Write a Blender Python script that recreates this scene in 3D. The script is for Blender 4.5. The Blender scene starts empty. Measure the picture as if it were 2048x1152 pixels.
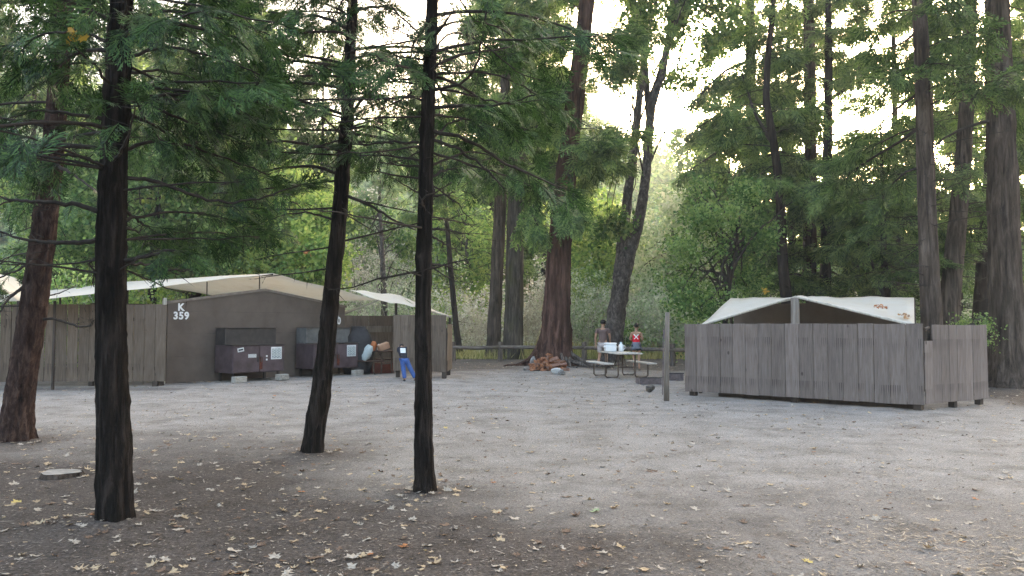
import bpy, math, random
import numpy as np
from mathutils import Vector, Matrix
R = math.radians
scene = bpy.context.scene
C = scene.collection
# ---------------------------------------------------------------- camera, sky, sun, exposure
HC, FOC, HZ = 1.6, 1600.0, 650.0
PITCH = math.atan((HZ - 576.0) / FOC)
cam_data = bpy.data.cameras.new('camera')
cam_data.sensor_width = 36.0
cam_data.lens = FOC / 2048.0 * 36.0
cam_data.clip_end = 3000.0
cam = bpy.data.objects.new('camera', cam_data)
cam.location = (0, 0, HC)
cam.rotation_euler = (R(90) + PITCH, 0, 0)
C.objects.link(cam)
scene.camera = cam
SUN_AZ, SUN_EL = R(23.5), R(9.0)          # behind the trees on the right
world = bpy.data.worlds.new('World')
scene.world = world
world.use_nodes = True
wn = world.node_tree
bg = wn.nodes['Background']
sky = wn.nodes.new('ShaderNodeTexSky')
sky.sky_type = 'NISHITA'
sky.sun_disc = False
sky.sun_elevation = SUN_EL
sky.sun_rotation = SUN_AZ
sky.air_density = 0.85
sky.dust_density = 8.0
sky.ozone_density = 0.35
wn.links.new(sky.outputs[0], bg.inputs[0])
bg.inputs[1].default_value = 0.15
sd = bpy.data.lights.new('sun', 'SUN')
sd.energy = 1.5
sd.angle = R(12)
sd.color = (1.0, 0.80, 0.55)
sun = bpy.data.objects.new('sun', sd)
sun.rotation_euler = (R(90) - SUN_EL, 0, math.pi - SUN_AZ)
sun.location = (30, 60, 30)
C.objects.link(sun)
vs = scene.view_settings
vs.view_transform = 'Standard'
vs.look = 'None'
vs.exposure = 3.65
vs.gamma = 1.0
scene.cycles.use_denoising = True
scene.cycles.denoising_prefilter = 'NONE'
scene.cycles.max_bounces = 6
scene.cycles.diffuse_bounces = 3
scene.cycles.transmission_bounces = 3
scene.cycles.sample_clamp_indirect = 8
# ---------------------------------------------------------------- helpers: pixels, objects, meshes
_c, _s = math.cos(PITCH), math.sin(PITCH)
def ray(x, y):
    a, b = (x - 1024.0) / FOC, (576.0 - y) / FOC
    return np.array([a, _c - b * _s, _s + b * _c])
def G(x, y, z=0.0):
    """the ground point seen at a pixel"""
    d = ray(x, y)
    return np.array([0, 0, HC]) + d * ((z - HC) / d[2])
def W(x, y, Y):
    """the point at distance Y seen at a pixel"""
    d = ray(x, y)
    return np.array([0, 0, HC]) + d * (Y / d[1])
def tag(o, label=None, cat=None, group=None, kind=None):
    if label: o['label'] = label
    if cat: o['category'] = cat
    if group: o['group'] = group
    if kind: o['kind'] = kind
    return o
def thing(name, label, cat, loc=(0, 0, 0), rz=0.0, group=None):
    o = bpy.data.objects.new(name, None)
    o.empty_display_size = 0.2
    o.location = tuple(loc); o.rotation_euler = (0, 0, rz)
    C.objects.link(o)
    return tag(o, label, cat, group)
def link(name, me, parent=None, loc=None, rot=None):
    o = bpy.data.objects.new(name, me)
    C.objects.link(o)
    if parent is not None: o.parent = parent
    if loc is not None: o.location = tuple(loc)
    if rot is not None: o.rotation_euler = rot
    return o
class MB:
    """collects shapes, builds ONE mesh object"""
    def __init__(s): s.v = []; s.f = []; s.n = 0
    def add(s, verts, faces):
        verts = np.asarray(verts, float).reshape(-1, 3)
        s.v.append(verts)
        s.f += [tuple(i + s.n for i in f) for f in faces]
        s.n += len(verts); return s
    def box(s, c, size, rz=0.0, M=None, bev=0.0):
        hx, hy, hz = [q / 2 for q in size]
        b = min(bev, hx * .8, hy * .8, hz * .8)
        if b > 0:
            pts = []
            for sx in (-1, 1):
                for sy in (-1, 1):
                    for sz in (-1, 1):
                        pts += [(sx*hx, sy*(hy-b), sz*(hz-b)), (sx*(hx-b), sy*hy, sz*(hz-b)), (sx*(hx-b), sy*(hy-b), sz*hz)]
            fs = []
            idx = lambda sx, sy, sz, k: ((sx*2 + sy)*2 + sz)*3 + k
            for a in (0, 1):
                q = [idx(a, 0, 0, 0), idx(a, 1, 0, 0), idx(a, 1, 1, 0), idx(a, 0, 1, 0)]; fs.append(q if a else q[::-1])
                q = [idx(0, a, 0, 1), idx(0, a, 1, 1), idx(1, a, 1, 1), idx(1, a, 0, 1)]; fs.append(q if a else q[::-1])
                q = [idx(0, 0, a, 2), idx(1, 0, a, 2), idx(1, 1, a, 2), idx(0, 1, a, 2)]; fs.append(q if a else q[::-1])
            for i in (0, 1):
                for j in (0, 1):
                    q = [idx(i, j, 0, 0), idx(i, j, 0, 1), idx(i, j, 1, 1), idx(i, j, 1, 0)]; fs.append(q if i == j else q[::-1])
                    q = [idx(i, 0, j, 0), idx(i, 1, j, 0), idx(i, 1, j, 2), idx(i, 0, j, 2)]; fs.append(q if i != j else q[::-1])
                    q = [idx(0, i, j, 1), idx(1, i, j, 1), idx(1, i, j, 2), idx(0, i, j, 2)]; fs.append(q if i == j else q[::-1])
                    for k in (0, 1):
                        q = [idx(i, j, k, 0), idx(i, j, k, 1), idx(i, j, k, 2)]; fs.append(q if (i + j + k) % 2 else q[::-1])
            p = np.array(pts)
        else:
            p = np.array([(x, y, z) for x in (-hx, hx) for y in (-hy, hy) for z in (-hz, hz)])
            fs = [(0,1,3,2),(4,6,7,5),(0,4,5,1),(2,3,7,6),(0,2,6,4),(1,5,7,3)]
        if M is not None: p = p @ np.array(M).T
        if rz:
            c_, s_ = math.cos(rz), math.sin(rz)
            p = p @ np.array([[c_, s_, 0], [-s_, c_, 0], [0, 0, 1]])
        return s.add(p + np.array(c), fs)
    def tube(s, pts, rad, seg=8, cap=True):
        v, f = tube_np(pts, rad, seg)
        n = len(pts)
        if cap:
            f = f + [tuple(range(seg))[::-1], tuple((n-1)*seg + i for i in range(seg))]
        return s.add(v, f)
    def mesh(s, name, mat=None, smooth=False):
        me = bpy.data.meshes.new(name)
        me.from_pydata(np.concatenate(s.v).tolist() if s.v else [], [], s.f)
        if mat is not None: me.materials.append(mat)
        if smooth: me.polygons.foreach_set('use_smooth', [True]*len(me.polygons))
        me.update(); return me
    def build(s, name, mat=None, parent=None, smooth=False, loc=None):
        if parent is not None and loc is None and s.v:      # coordinates were world coordinates
            off = np.array(parent_world(parent))
            s.v = [v - off for v in s.v]
        return link(name, s.mesh(name, mat, smooth), parent, loc)
def parent_world(o):
    p = np.zeros(3)
    while o is not None:
        p += np.array(o.location); o = o.parent
    return p
def frames(pts):
    pts = np.asarray(pts, float)
    T = np.gradient(pts, axis=0)
    T /= np.linalg.norm(T, axis=1)[:, None] + 1e-9
    ref = np.array([1., 0, 0]) if abs(T[0][0]) < .8 else np.array([0, 0, 1.])
    U = ref - (T @ ref)[:, None] * T
    U /= np.linalg.norm(U, axis=1)[:, None] + 1e-9
    return T, U, np.cross(T, U)
def tube_np(pts, rad, seg):
    pts = np.asarray(pts, float); n = len(pts)
    rad = np.broadcast_to(np.asarray(rad, float), (n,))
    T, U, V = frames(pts)
    a = np.linspace(0, 2*math.pi, seg, endpoint=False)
    v = pts[:, None] + rad[:, None, None] * (np.cos(a)[None, :, None]*U[:, None] + np.sin(a)[None, :, None]*V[:, None])
    f = []
    for i in range(n-1):
        for j in range(seg):
            k = (j+1) % seg
            f.append((i*seg+j, i*seg+k, (i+1)*seg+k, (i+1)*seg+j))
    return v.reshape(-1, 3), f
def tri_mesh(name, V, F, mat, smooth=False):
    """a big mesh straight from arrays (all faces triangles)"""
    V = np.ascontiguousarray(V, np.float32).reshape(-1, 3); F = np.ascontiguousarray(F, np.int32).reshape(-1, 3)
    me = bpy.data.meshes.new(name)
    me.vertices.add(len(V)); me.vertices.foreach_set('co', V.ravel())
    me.loops.add(F.size); me.loops.foreach_set('vertex_index', F.ravel())
    me.polygons.add(len(F))
    me.polygons.foreach_set('loop_start', np.arange(0, F.size, 3, dtype=np.int32))
    me.polygons.foreach_set('loop_total', np.full(len(F), 3, np.int32))
    if smooth: me.polygons.foreach_set('use_smooth', np.ones(len(F), bool))
    me.update(calc_edges=True)
    for m in (mat if isinstance(mat, (list, tuple)) else [mat]): me.materials.append(m)
    return me
def scatter(tv, tf, O, X, Z, S):
    """copies of a template (x along X, z along Z) joined into one triangle soup"""
    O, X, Z = [np.asarray(q, float).reshape(-1, 3) for q in (O, X, Z)]
    S = np.broadcast_to(np.asarray(S, float), (len(O),))
    X = X / (np.linalg.norm(X, axis=1)[:, None] + 1e-9)
    Y = np.cross(Z, X); Y /= np.linalg.norm(Y, axis=1)[:, None] + 1e-9
    Z = np.cross(X, Y)
    V = O[:, None] + S[:, None, None]*(tv[None, :, 0:1]*X[:, None] + tv[None, :, 1:2]*Y[:, None] + tv[None, :, 2:3]*Z[:, None])
    F = tf[None] + (np.arange(len(O))*len(tv))[:, None, None]
    return V.reshape(-1, 3), F.reshape(-1, 3)
def join(parts):
    V, F, n = [], [], 0
    for v, f in parts:
        V.append(v); F.append(np.asarray(f) + n); n += len(v)
    return np.concatenate(V), np.concatenate(F)
def quads_to_tris(f):
    out = []
    for q in f:
        for k in range(1, len(q)-1): out.append((q[0], q[k], q[k+1]))
    return np.array(out, np.int32)
# ---------------------------------------------------------------- materials
def new_mat(name):
    m = bpy.data.materials.new(name); m.use_nodes = True
    nt = m.node_tree
    return m, nt, nt.nodes['Principled BSDF']
def N(nt, kind, **kw):
    n = nt.nodes.new(kind)
    for k, v in kw.items():
        if hasattr(n, k): setattr(n, k, v)
        else: n.inputs[k.replace('_', ' ')].default_value = v
    return n
def ramp(nt, cols, lo=.3, hi=.7):
    r = nt.nodes.new('ShaderNodeValToRGB')
    e = r.color_ramp.elements
    while len(e) < len(cols): e.new(.5)
    for i, c in enumerate(cols):
        e[i].position = lo + (hi-lo)*i/max(1, len(cols)-1)
        e[i].color = (*c, 1)
    return r
def coords(nt, stretch=(1, 1, 1), per_object=True, kind='Object'):
    tc = N(nt, 'ShaderNodeTexCoord'); mp = N(nt, 'ShaderNodeMapping')
    mp.inputs['Scale'].default_value = stretch
    nt.links.new(tc.outputs[kind], mp.inputs['Vector'])
    if per_object:
        oi = N(nt, 'ShaderNodeObjectInfo'); mu = N(nt, 'ShaderNodeMath', operation='MULTIPLY'); mu.inputs[1].default_value = 37.0
        nt.links.new(oi.outputs['Random'], mu.inputs[0]); nt.links.new(mu.outputs[0], mp.inputs['Location'])
    return mp
def pm(name, cols, scale=4.0, stretch=(1, 1, 1), bump=.3, rough=.85, detail=8.0, dist=.0, lo=.32, hi=.68, per_object=True, var=0.0, spec=.3, metal=0.0, bscale=None, bdist=.02):
    """noise-coloured, noise-bumped surface; var = brightness change from copy to copy"""
    m, nt, b = new_mat(name)
    mp = coords(nt, stretch, per_object)
    n = N(nt, 'ShaderNodeTexNoise'); n.inputs['Scale'].default_value = scale; n.inputs['Detail'].default_value = detail
    n.inputs['Roughness'].default_value = .62; n.inputs['Distortion'].default_value = dist
    nt.links.new(mp.outputs[0], n.inputs['Vector'])
    r = ramp(nt, cols, lo, hi); nt.links.new(n.outputs['Fac'], r.inputs[0])
    out = r.outputs[0]
    if var:
        oi = N(nt, 'ShaderNodeObjectInfo'); mr = N(nt, 'ShaderNodeMapRange')
        mr.inputs['To Min'].default_value = 1-var; mr.inputs['To Max'].default_value = 1+var
        nt.links.new(oi.outputs['Random'], mr.inputs['Value'])
        hs = N(nt, 'ShaderNodeHueSaturation'); nt.links.new(mr.outputs[0], hs.inputs['Value']); nt.links.new(out, hs.inputs['Color']); out = hs.outputs[0]
    nt.links.new(out, b.inputs['Base Color'])
    b.inputs['Roughness'].default_value = rough; b.inputs['Metallic'].default_value = metal
    b.inputs['Specular IOR Level'].default_value = spec
    if bump:
        n2 = n
        if bscale:
            n2 = N(nt, 'ShaderNodeTexNoise'); n2.inputs['Scale'].default_value = bscale; n2.inputs['Detail'].default_value = 6
            nt.links.new(mp.outputs[0], n2.inputs['Vector'])
        bp = N(nt, 'ShaderNodeBump'); bp.inputs['Strength'].default_value = bump; bp.inputs['Distance'].default_value = bdist
        nt.links.new(n2.outputs['Fac'], bp.inputs['Height']); nt.links.new(bp.outputs[0], b.inputs['Normal'])
    return m
def leaf_mat(name, cols, scale=1.2, trans=.35, rough=.5, island=.6):
    m, nt, b = new_mat(name)
    mp = coords(nt, (1, 1, 1), True)
    n = N(nt, 'ShaderNodeTexNoise'); n.inputs['Scale'].default_value = scale; n.inputs['Detail'].default_value = 4
    nt.links.new(mp.outputs[0], n.inputs['Vector'])
    ge = N(nt, 'ShaderNodeNewGeometry')
    ma = N(nt, 'ShaderNodeMath', operation='MULTIPLY_ADD'); ma.inputs[1].default_value = island
    sb = N(nt, 'ShaderNodeMath', operation='SUBTRACT'); sb.inputs[1].default_value = island/2
    nt.links.new(ge.outputs['Random Per Island'], ma.inputs[0]); nt.links.new(n.outputs['Fac'], sb.inputs[0]); nt.links.new(sb.outputs[0], ma.inputs[2])
    r = ramp(nt, cols, .28, .72); nt.links.new(ma.outputs[0], r.inputs[0])
    nt.links.new(r.outputs[0], b.inputs['Base Color']); b.inputs['Roughness'].default_value = rough
    b.inputs['Specular IOR Level'].default_value = .4
    tr = N(nt, 'ShaderNodeBsdfTranslucent'); nt.links.new(r.outputs[0], tr.inputs['Color'])
    mx = N(nt, 'ShaderNodeMixShader'); mx.inputs[0].default_value = trans
    nt.links.new(b.outputs[0], mx.inputs[1]); nt.links.new(tr.outputs[0], mx.inputs[2])
    nt.links.new(mx.outputs[0], nt.nodes['Material Output'].inputs[0])
    return m
def bark_mat(name, cols, vs=1.0, bump=.8, scale=9.0, moss=None):
    """furrowed bark: noise stretched along the trunk"""
    m, nt, b = new_mat(name)
    mp = coords(nt, (1, 1, .11*vs), True)
    n = N(nt, 'ShaderNodeTexNoise'); n.inputs['Scale'].default_value = scale; n.inputs['Detail'].default_value = 9; n.inputs['Roughness'].default_value = .68; n.inputs['Distortion'].default_value = .5
    nt.links.new(mp.outputs[0], n.inputs['Vector'])
    r = ramp(nt, cols, .33, .68); nt.links.new(n.outputs['Fac'], r.inputs[0])
    out = r.outputs[0]
    mp2 = coords(nt, (1, 1, .5), True)
    n2 = N(nt, 'ShaderNodeTexNoise'); n2.inputs['Scale'].default_value = 1.6; n2.inputs['Detail'].default_value = 6
    nt.links.new(mp2.outputs[0], n2.inputs['Vector'])
    mx = N(nt, 'ShaderNodeMix', data_type='RGBA'); mx.blend_type = 'MIX'
    mr = N(nt, 'ShaderNodeMapRange'); mr.inputs['From Min'].default_value = .52; mr.inputs['From Max'].default_value = .72; mr.inputs['To Max'].default_value = .75
    nt.links.new(n2.outputs['Fac'], mr.inputs['Value']); nt.links.new(mr.outputs[0], mx.inputs[0])
    nt.links.new(out, mx.inputs[6]); mx.inputs[7].default_value = (*(moss or [q*.55 for q in cols[len(cols)//2]]), 1)
    nt.links.new(mx.outputs[2], b.inputs['Base Color'])
    b.inputs['Roughness'].default_value = .95; b.inputs['Specular IOR Level'].default_value = .15
    bp = N(nt, 'ShaderNodeBump'); bp.inputs['Strength'].default_value = bump; bp.inputs['Distance'].default_value = .09
    nt.links.new(n.outputs['Fac'], bp.inputs['Height']); nt.links.new(bp.outputs[0], b.inputs['Normal'])
    return m
M = {}
M['bark_black'] = bark_mat('bark_black', [(.004,.0035,.003), (.018,.014,.012), (.062,.049,.042)], scale=16, bump=1.0, moss=(.012,.010,.008))
M['bark_red'] = bark_mat('bark_red', [(.012,.007,.006), (.055,.033,.027), (.135,.088,.072)], scale=14, vs=3, bump=1.0)
M['bark_cedar'] = bark_mat('bark_cedar', [(.012,.006,.005), (.075,.04,.03), (.17,.10,.078)], scale=7, bump=1.0)
M['bark_grey'] = bark_mat('bark_grey', [(0.0115, 0.0092, 0.008), (0.069, 0.0575, 0.0471), (0.1552, 0.1323, 0.1058)], scale=8, bump=1.0, moss=(.07,.07,.022))
M['bark_brown'] = bark_mat('bark_brown', [(.012,.009,.0075), (.075,.058,.047), (.165,.132,.108)], scale=9, bump=1.0)
M['bark_dark'] = bark_mat('bark_dark', [(.008,.006,.005), (.028,.022,.019), (.065,.052,.045)], scale=9)
M['bark_oak'] = bark_mat('bark_oak', [(0.0243, 0.0203, 0.0182), (0.1013, 0.0851, 0.079), (0.243, 0.2126, 0.1964)], vs=5, scale=9, bump=1.0)
M['twig'] = pm('twig', [(.02,.016,.014), (.05,.04,.033)], 20, bump=.2)
M['twig_pale'] = pm('twig_pale', [(.40,.37,.33), (.62,.58,.53)], 20, bump=.1)
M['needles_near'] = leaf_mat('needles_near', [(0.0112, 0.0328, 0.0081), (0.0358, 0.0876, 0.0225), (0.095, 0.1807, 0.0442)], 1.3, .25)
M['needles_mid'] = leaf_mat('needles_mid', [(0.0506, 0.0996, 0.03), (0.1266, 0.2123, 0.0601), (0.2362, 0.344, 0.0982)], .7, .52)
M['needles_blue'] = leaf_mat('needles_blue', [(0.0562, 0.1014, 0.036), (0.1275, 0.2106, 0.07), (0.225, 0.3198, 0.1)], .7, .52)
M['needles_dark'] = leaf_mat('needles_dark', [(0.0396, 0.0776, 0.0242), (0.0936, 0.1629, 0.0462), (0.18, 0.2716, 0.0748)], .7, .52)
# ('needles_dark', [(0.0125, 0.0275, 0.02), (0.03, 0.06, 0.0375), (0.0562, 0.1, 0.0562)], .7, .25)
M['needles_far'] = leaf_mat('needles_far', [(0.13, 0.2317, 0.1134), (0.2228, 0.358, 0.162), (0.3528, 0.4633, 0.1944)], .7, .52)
M['leaves_green'] = leaf_mat('leaves_green', [(0.0478, 0.1169, 0.0258), (0.1381, 0.2444, 0.0621), (0.2762, 0.3825, 0.1139)], .6, .5)
M['leaves_yellow'] = leaf_mat('leaves_yellow', [(0.148, 0.2633, 0.0578), (0.296, 0.4563, 0.1156), (0.5328, 0.6318, 0.1734)], .6, .5)
M['leaves_pale'] = leaf_mat('leaves_pale', [(0.3299, 0.4371, 0.2236), (0.5821, 0.6557, 0.4098), (0.78, 0.78, 0.6148)], .7, .35)
M['leaves_grey'] = leaf_mat('leaves_grey', [(0.4056, 0.39, 0.299), (0.624, 0.5928, 0.4784), (0.78, 0.78, 0.6877)], .7, .3)
M['leaves_gold'] = leaf_mat('leaves_gold', [(.45,.26,.03), (.62,.40,.06)], 2, .3)
# ---------------------------------------------------------------- ground
rng = np.random.default_rng(7)
def vnoise(x, y, seed=0, oct=4):
    r = np.random.default_rng(seed); out = np.zeros_like(x); amp = 1.0; fr = 1.0; tot = 0
    for o in range(oct):
        for k in range(3):
            a = r.uniform(0, 6.28); p = r.uniform(0, 6.28, 2)
            out += amp*np.sin(fr*(x*math.cos(a)+y*math.sin(a))*r.uniform(.7, 1.4)+p[0]+1.3*np.sin(fr*.7*(x*math.sin(a)-y*math.cos(a))+p[1]))
        tot += amp*1.8; amp *= .55; fr *= 2.1
    return out/tot
def axis(lo, hi, step, far_lo, far_hi):
    a = list(np.arange(lo, hi+1e-6, step)); s = step
    while a[-1] < far_hi: s *= 1.35; a.append(a[-1]+s)
    s = step
    while a[0] > far_lo: s *= 1.35; a.insert(0, a[0]-s)
    return np.array(a)
gx, gy = axis(-16, 14, .11, -330, 330), axis(.5, 33, .11, -90, 345)
GX, GY = np.meshgrid(gx, gy)
line_x = np.array([-40, -7.4, -2.8, -.1, .9, 1.8, 6.0, 40.]); line_y = np.array([14., 11.8, 10.9, 8.0, 6.2, 5.1, 2.5, -5.])
edge = np.interp(GX, line_x, line_y)
nz = vnoise(GX*.9, GY*.9, 3, 5)
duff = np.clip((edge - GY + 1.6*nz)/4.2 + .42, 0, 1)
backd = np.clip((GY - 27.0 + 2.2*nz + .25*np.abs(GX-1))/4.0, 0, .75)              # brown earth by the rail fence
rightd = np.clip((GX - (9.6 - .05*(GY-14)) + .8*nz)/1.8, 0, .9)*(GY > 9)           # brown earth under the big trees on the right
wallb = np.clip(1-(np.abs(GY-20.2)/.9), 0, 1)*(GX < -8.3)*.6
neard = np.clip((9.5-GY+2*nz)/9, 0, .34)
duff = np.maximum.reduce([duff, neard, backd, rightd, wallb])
near = np.exp(-((GX/40)**2+((GY-15)/40)**2)**2)
GZ = (.012*vnoise(GX*1.6, GY*1.6, 11, 4) + .008*vnoise(GX*9, GY*9, 12, 3))*near - .008
dip = lambda x0, y0, rx, ry, d: -d*np.exp(-(((GX-x0)/rx)**2+((GY-y0)/ry)**2))
mound = .16*np.exp(-(((GX-1.45)/1.6)**2+((GY-30.4)/1.3)**2))
GZ = GZ + mound
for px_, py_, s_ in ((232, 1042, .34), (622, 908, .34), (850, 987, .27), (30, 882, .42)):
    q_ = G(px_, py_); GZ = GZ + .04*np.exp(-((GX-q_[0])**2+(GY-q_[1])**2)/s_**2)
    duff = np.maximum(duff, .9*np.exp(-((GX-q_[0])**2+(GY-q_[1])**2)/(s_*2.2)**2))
gv = np.stack([GX, GY, GZ], -1).reshape(-1, 3)
ny, nx = GX.shape
ii = (np.arange(ny-1)[:, None]*nx + np.arange(nx-1)[None]).ravel()
gf = np.concatenate([np.stack([ii, ii+1, ii+nx+1], 1), np.stack([ii, ii+nx+1, ii+nx], 1)])
m, nt, b = new_mat('ground_dirt')
at = N(nt, 'ShaderNodeAttribute'); at.attribute_name = 'duff'
tc = N(nt, 'ShaderNodeTexCoord')
def gn(scale, detail=6, rough=.6):
    n = N(nt, 'ShaderNodeTexNoise'); n.inputs['Scale'].default_value = scale; n.inputs['Detail'].default_value = detail; n.inputs['Roughness'].default_value = rough
    nt.links.new(tc.outputs['Object'], n.inputs['Vector']); return n
n1, n2, n3, n4 = gn(1.1, 8), gn(30, 6, .75), gn(48, 6, .8), gn(6.0, 6, .65)
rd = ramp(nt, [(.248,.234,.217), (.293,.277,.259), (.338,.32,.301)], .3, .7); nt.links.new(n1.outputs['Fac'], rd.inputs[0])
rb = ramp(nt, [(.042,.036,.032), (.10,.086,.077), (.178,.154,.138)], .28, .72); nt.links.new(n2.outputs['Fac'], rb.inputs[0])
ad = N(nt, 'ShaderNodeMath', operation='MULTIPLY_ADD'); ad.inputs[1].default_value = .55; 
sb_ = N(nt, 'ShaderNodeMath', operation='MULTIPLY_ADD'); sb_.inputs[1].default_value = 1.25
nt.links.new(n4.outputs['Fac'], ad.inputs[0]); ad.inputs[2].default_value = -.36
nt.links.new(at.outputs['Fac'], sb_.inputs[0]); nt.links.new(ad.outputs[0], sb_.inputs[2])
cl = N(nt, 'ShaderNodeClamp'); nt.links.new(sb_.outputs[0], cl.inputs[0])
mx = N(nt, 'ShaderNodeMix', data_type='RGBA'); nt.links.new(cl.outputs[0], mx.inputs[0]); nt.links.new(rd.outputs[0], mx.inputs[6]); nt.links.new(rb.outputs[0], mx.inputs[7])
rs = ramp(nt, [(.18,.16,.15), (.82,.81,.80), (1.05, 1.05, 1.05), (1.75, 1.72, 1.66)], .34, .68); nt.links.new(n3.outputs['Fac'], rs.inputs[0])
ml = N(nt, 'ShaderNodeMix', data_type='RGBA'); ml.blend_type = 'MULTIPLY'; ml.inputs[0].default_value = .85
nt.links.new(mx.outputs[2], ml.inputs[6]); nt.links.new(rs.outputs[0], ml.inputs[7])
n6 = gn(1.3, 10, .72); r6 = ramp(nt, [(.62,.60,.58), (.95,.95,.95), (1.10, 1.10, 1.10)], .36, .62); nt.links.new(n6.outputs['Fac'], r6.inputs[0])
m6 = N(nt, 'ShaderNodeMix', data_type='RGBA'); m6.blend_type = 'MULTIPLY'; m6.inputs[0].default_value = .8; nt.links.new(ml.outputs[2], m6.inputs[6]); nt.links.new(r6.outputs[0], m6.inputs[7])
nt.links.new(m6.outputs[2], b.inputs['Base Color']); b.inputs['Roughness'].default_value = .95; b.inputs['Specular IOR Level'].default_value = .1
bsum = N(nt, 'ShaderNodeMath', operation='MULTIPLY_ADD'); bsum.inputs[1].default_value = .5
nt.links.new(n3.outputs['Fac'], bsum.inputs[0]); nt.links.new(n2.outputs['Fac'], bsum.inputs[2])
bp = N(nt, 'ShaderNodeBump'); bp.inputs['Strength'].default_value = .8; bp.inputs['Distance'].default_value = .025
nt.links.new(bsum.outputs[0], bp.inputs['Height']); nt.links.new(bp.outputs[0], b.inputs['Normal'])
M['ground'] = m
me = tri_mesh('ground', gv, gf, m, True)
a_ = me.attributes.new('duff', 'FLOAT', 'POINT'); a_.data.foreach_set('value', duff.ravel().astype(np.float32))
tag(link('ground', me), kind='structure')
# meadow beyond the rail fence: a low sheet on the dirt, then grass
M['meadow'] = pm('meadow', [(.16,.17,.05), (.30,.29,.10), (.42,.38,.16)], 1.2, bump=.5, per_object=False)
mb = MB(); xs = np.linspace(-70, 70, 60)
y0 = 39.5 + 1.2*np.sin(xs*.35) + .8*np.sin(xs*.93+1) + .03*xs
pv = [(x, y, .012) for x, y in zip(xs, y0)] + [(x, 140, .012) for x in xs]
mb.add(pv, [(i, i+1, 60+i+1, 60+i) for i in range(59)])
tag(mb.build('meadow', M['meadow']), kind='structure')
# wooded valley side far behind
hx, hy = np.meshgrid(np.linspace(-260, 260, 70), np.linspace(95, 330, 30))
def hill_z(x, y):
    """high wooded wall on the left, lower where the valley opens, lowest towards the sun"""
    u = x/np.maximum(y, 1)
    H = np.interp(u, [-.8, -.45, -.05, .10, .25, .34, .6, .9], [62, 56, 46, 50, 42, 12, 8, 24])+5*np.sin(x*.05+1)+3*np.sin(x*.13)
    return (np.clip((y-92)/125, 0, 1)**1.1)*H + 1.5*np.sin(x*.11+y*.07)*np.clip((y-95)/40, 0, 1) - .3
hz = hill_z(hx, hy)+.3
hv = np.stack([hx, hy, hz-.3], -1).reshape(-1, 3); n_ = 70
ii = (np.arange(29)[:, None]*n_+np.arange(n_-1)[None]).ravel()
M['hill'] = pm('hill', [(.06,.08,.045), (.12,.13,.08), (.2,.2,.13)], .12, bump=.4, per_object=False)
tag(link('hillside', tri_mesh('hillside', hv, np.concatenate([np.stack([ii, ii+1, ii+n_+1], 1), np.stack([ii, ii+n_+1, ii+n_], 1)]), M['hill'], True)), kind='structure')
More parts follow.
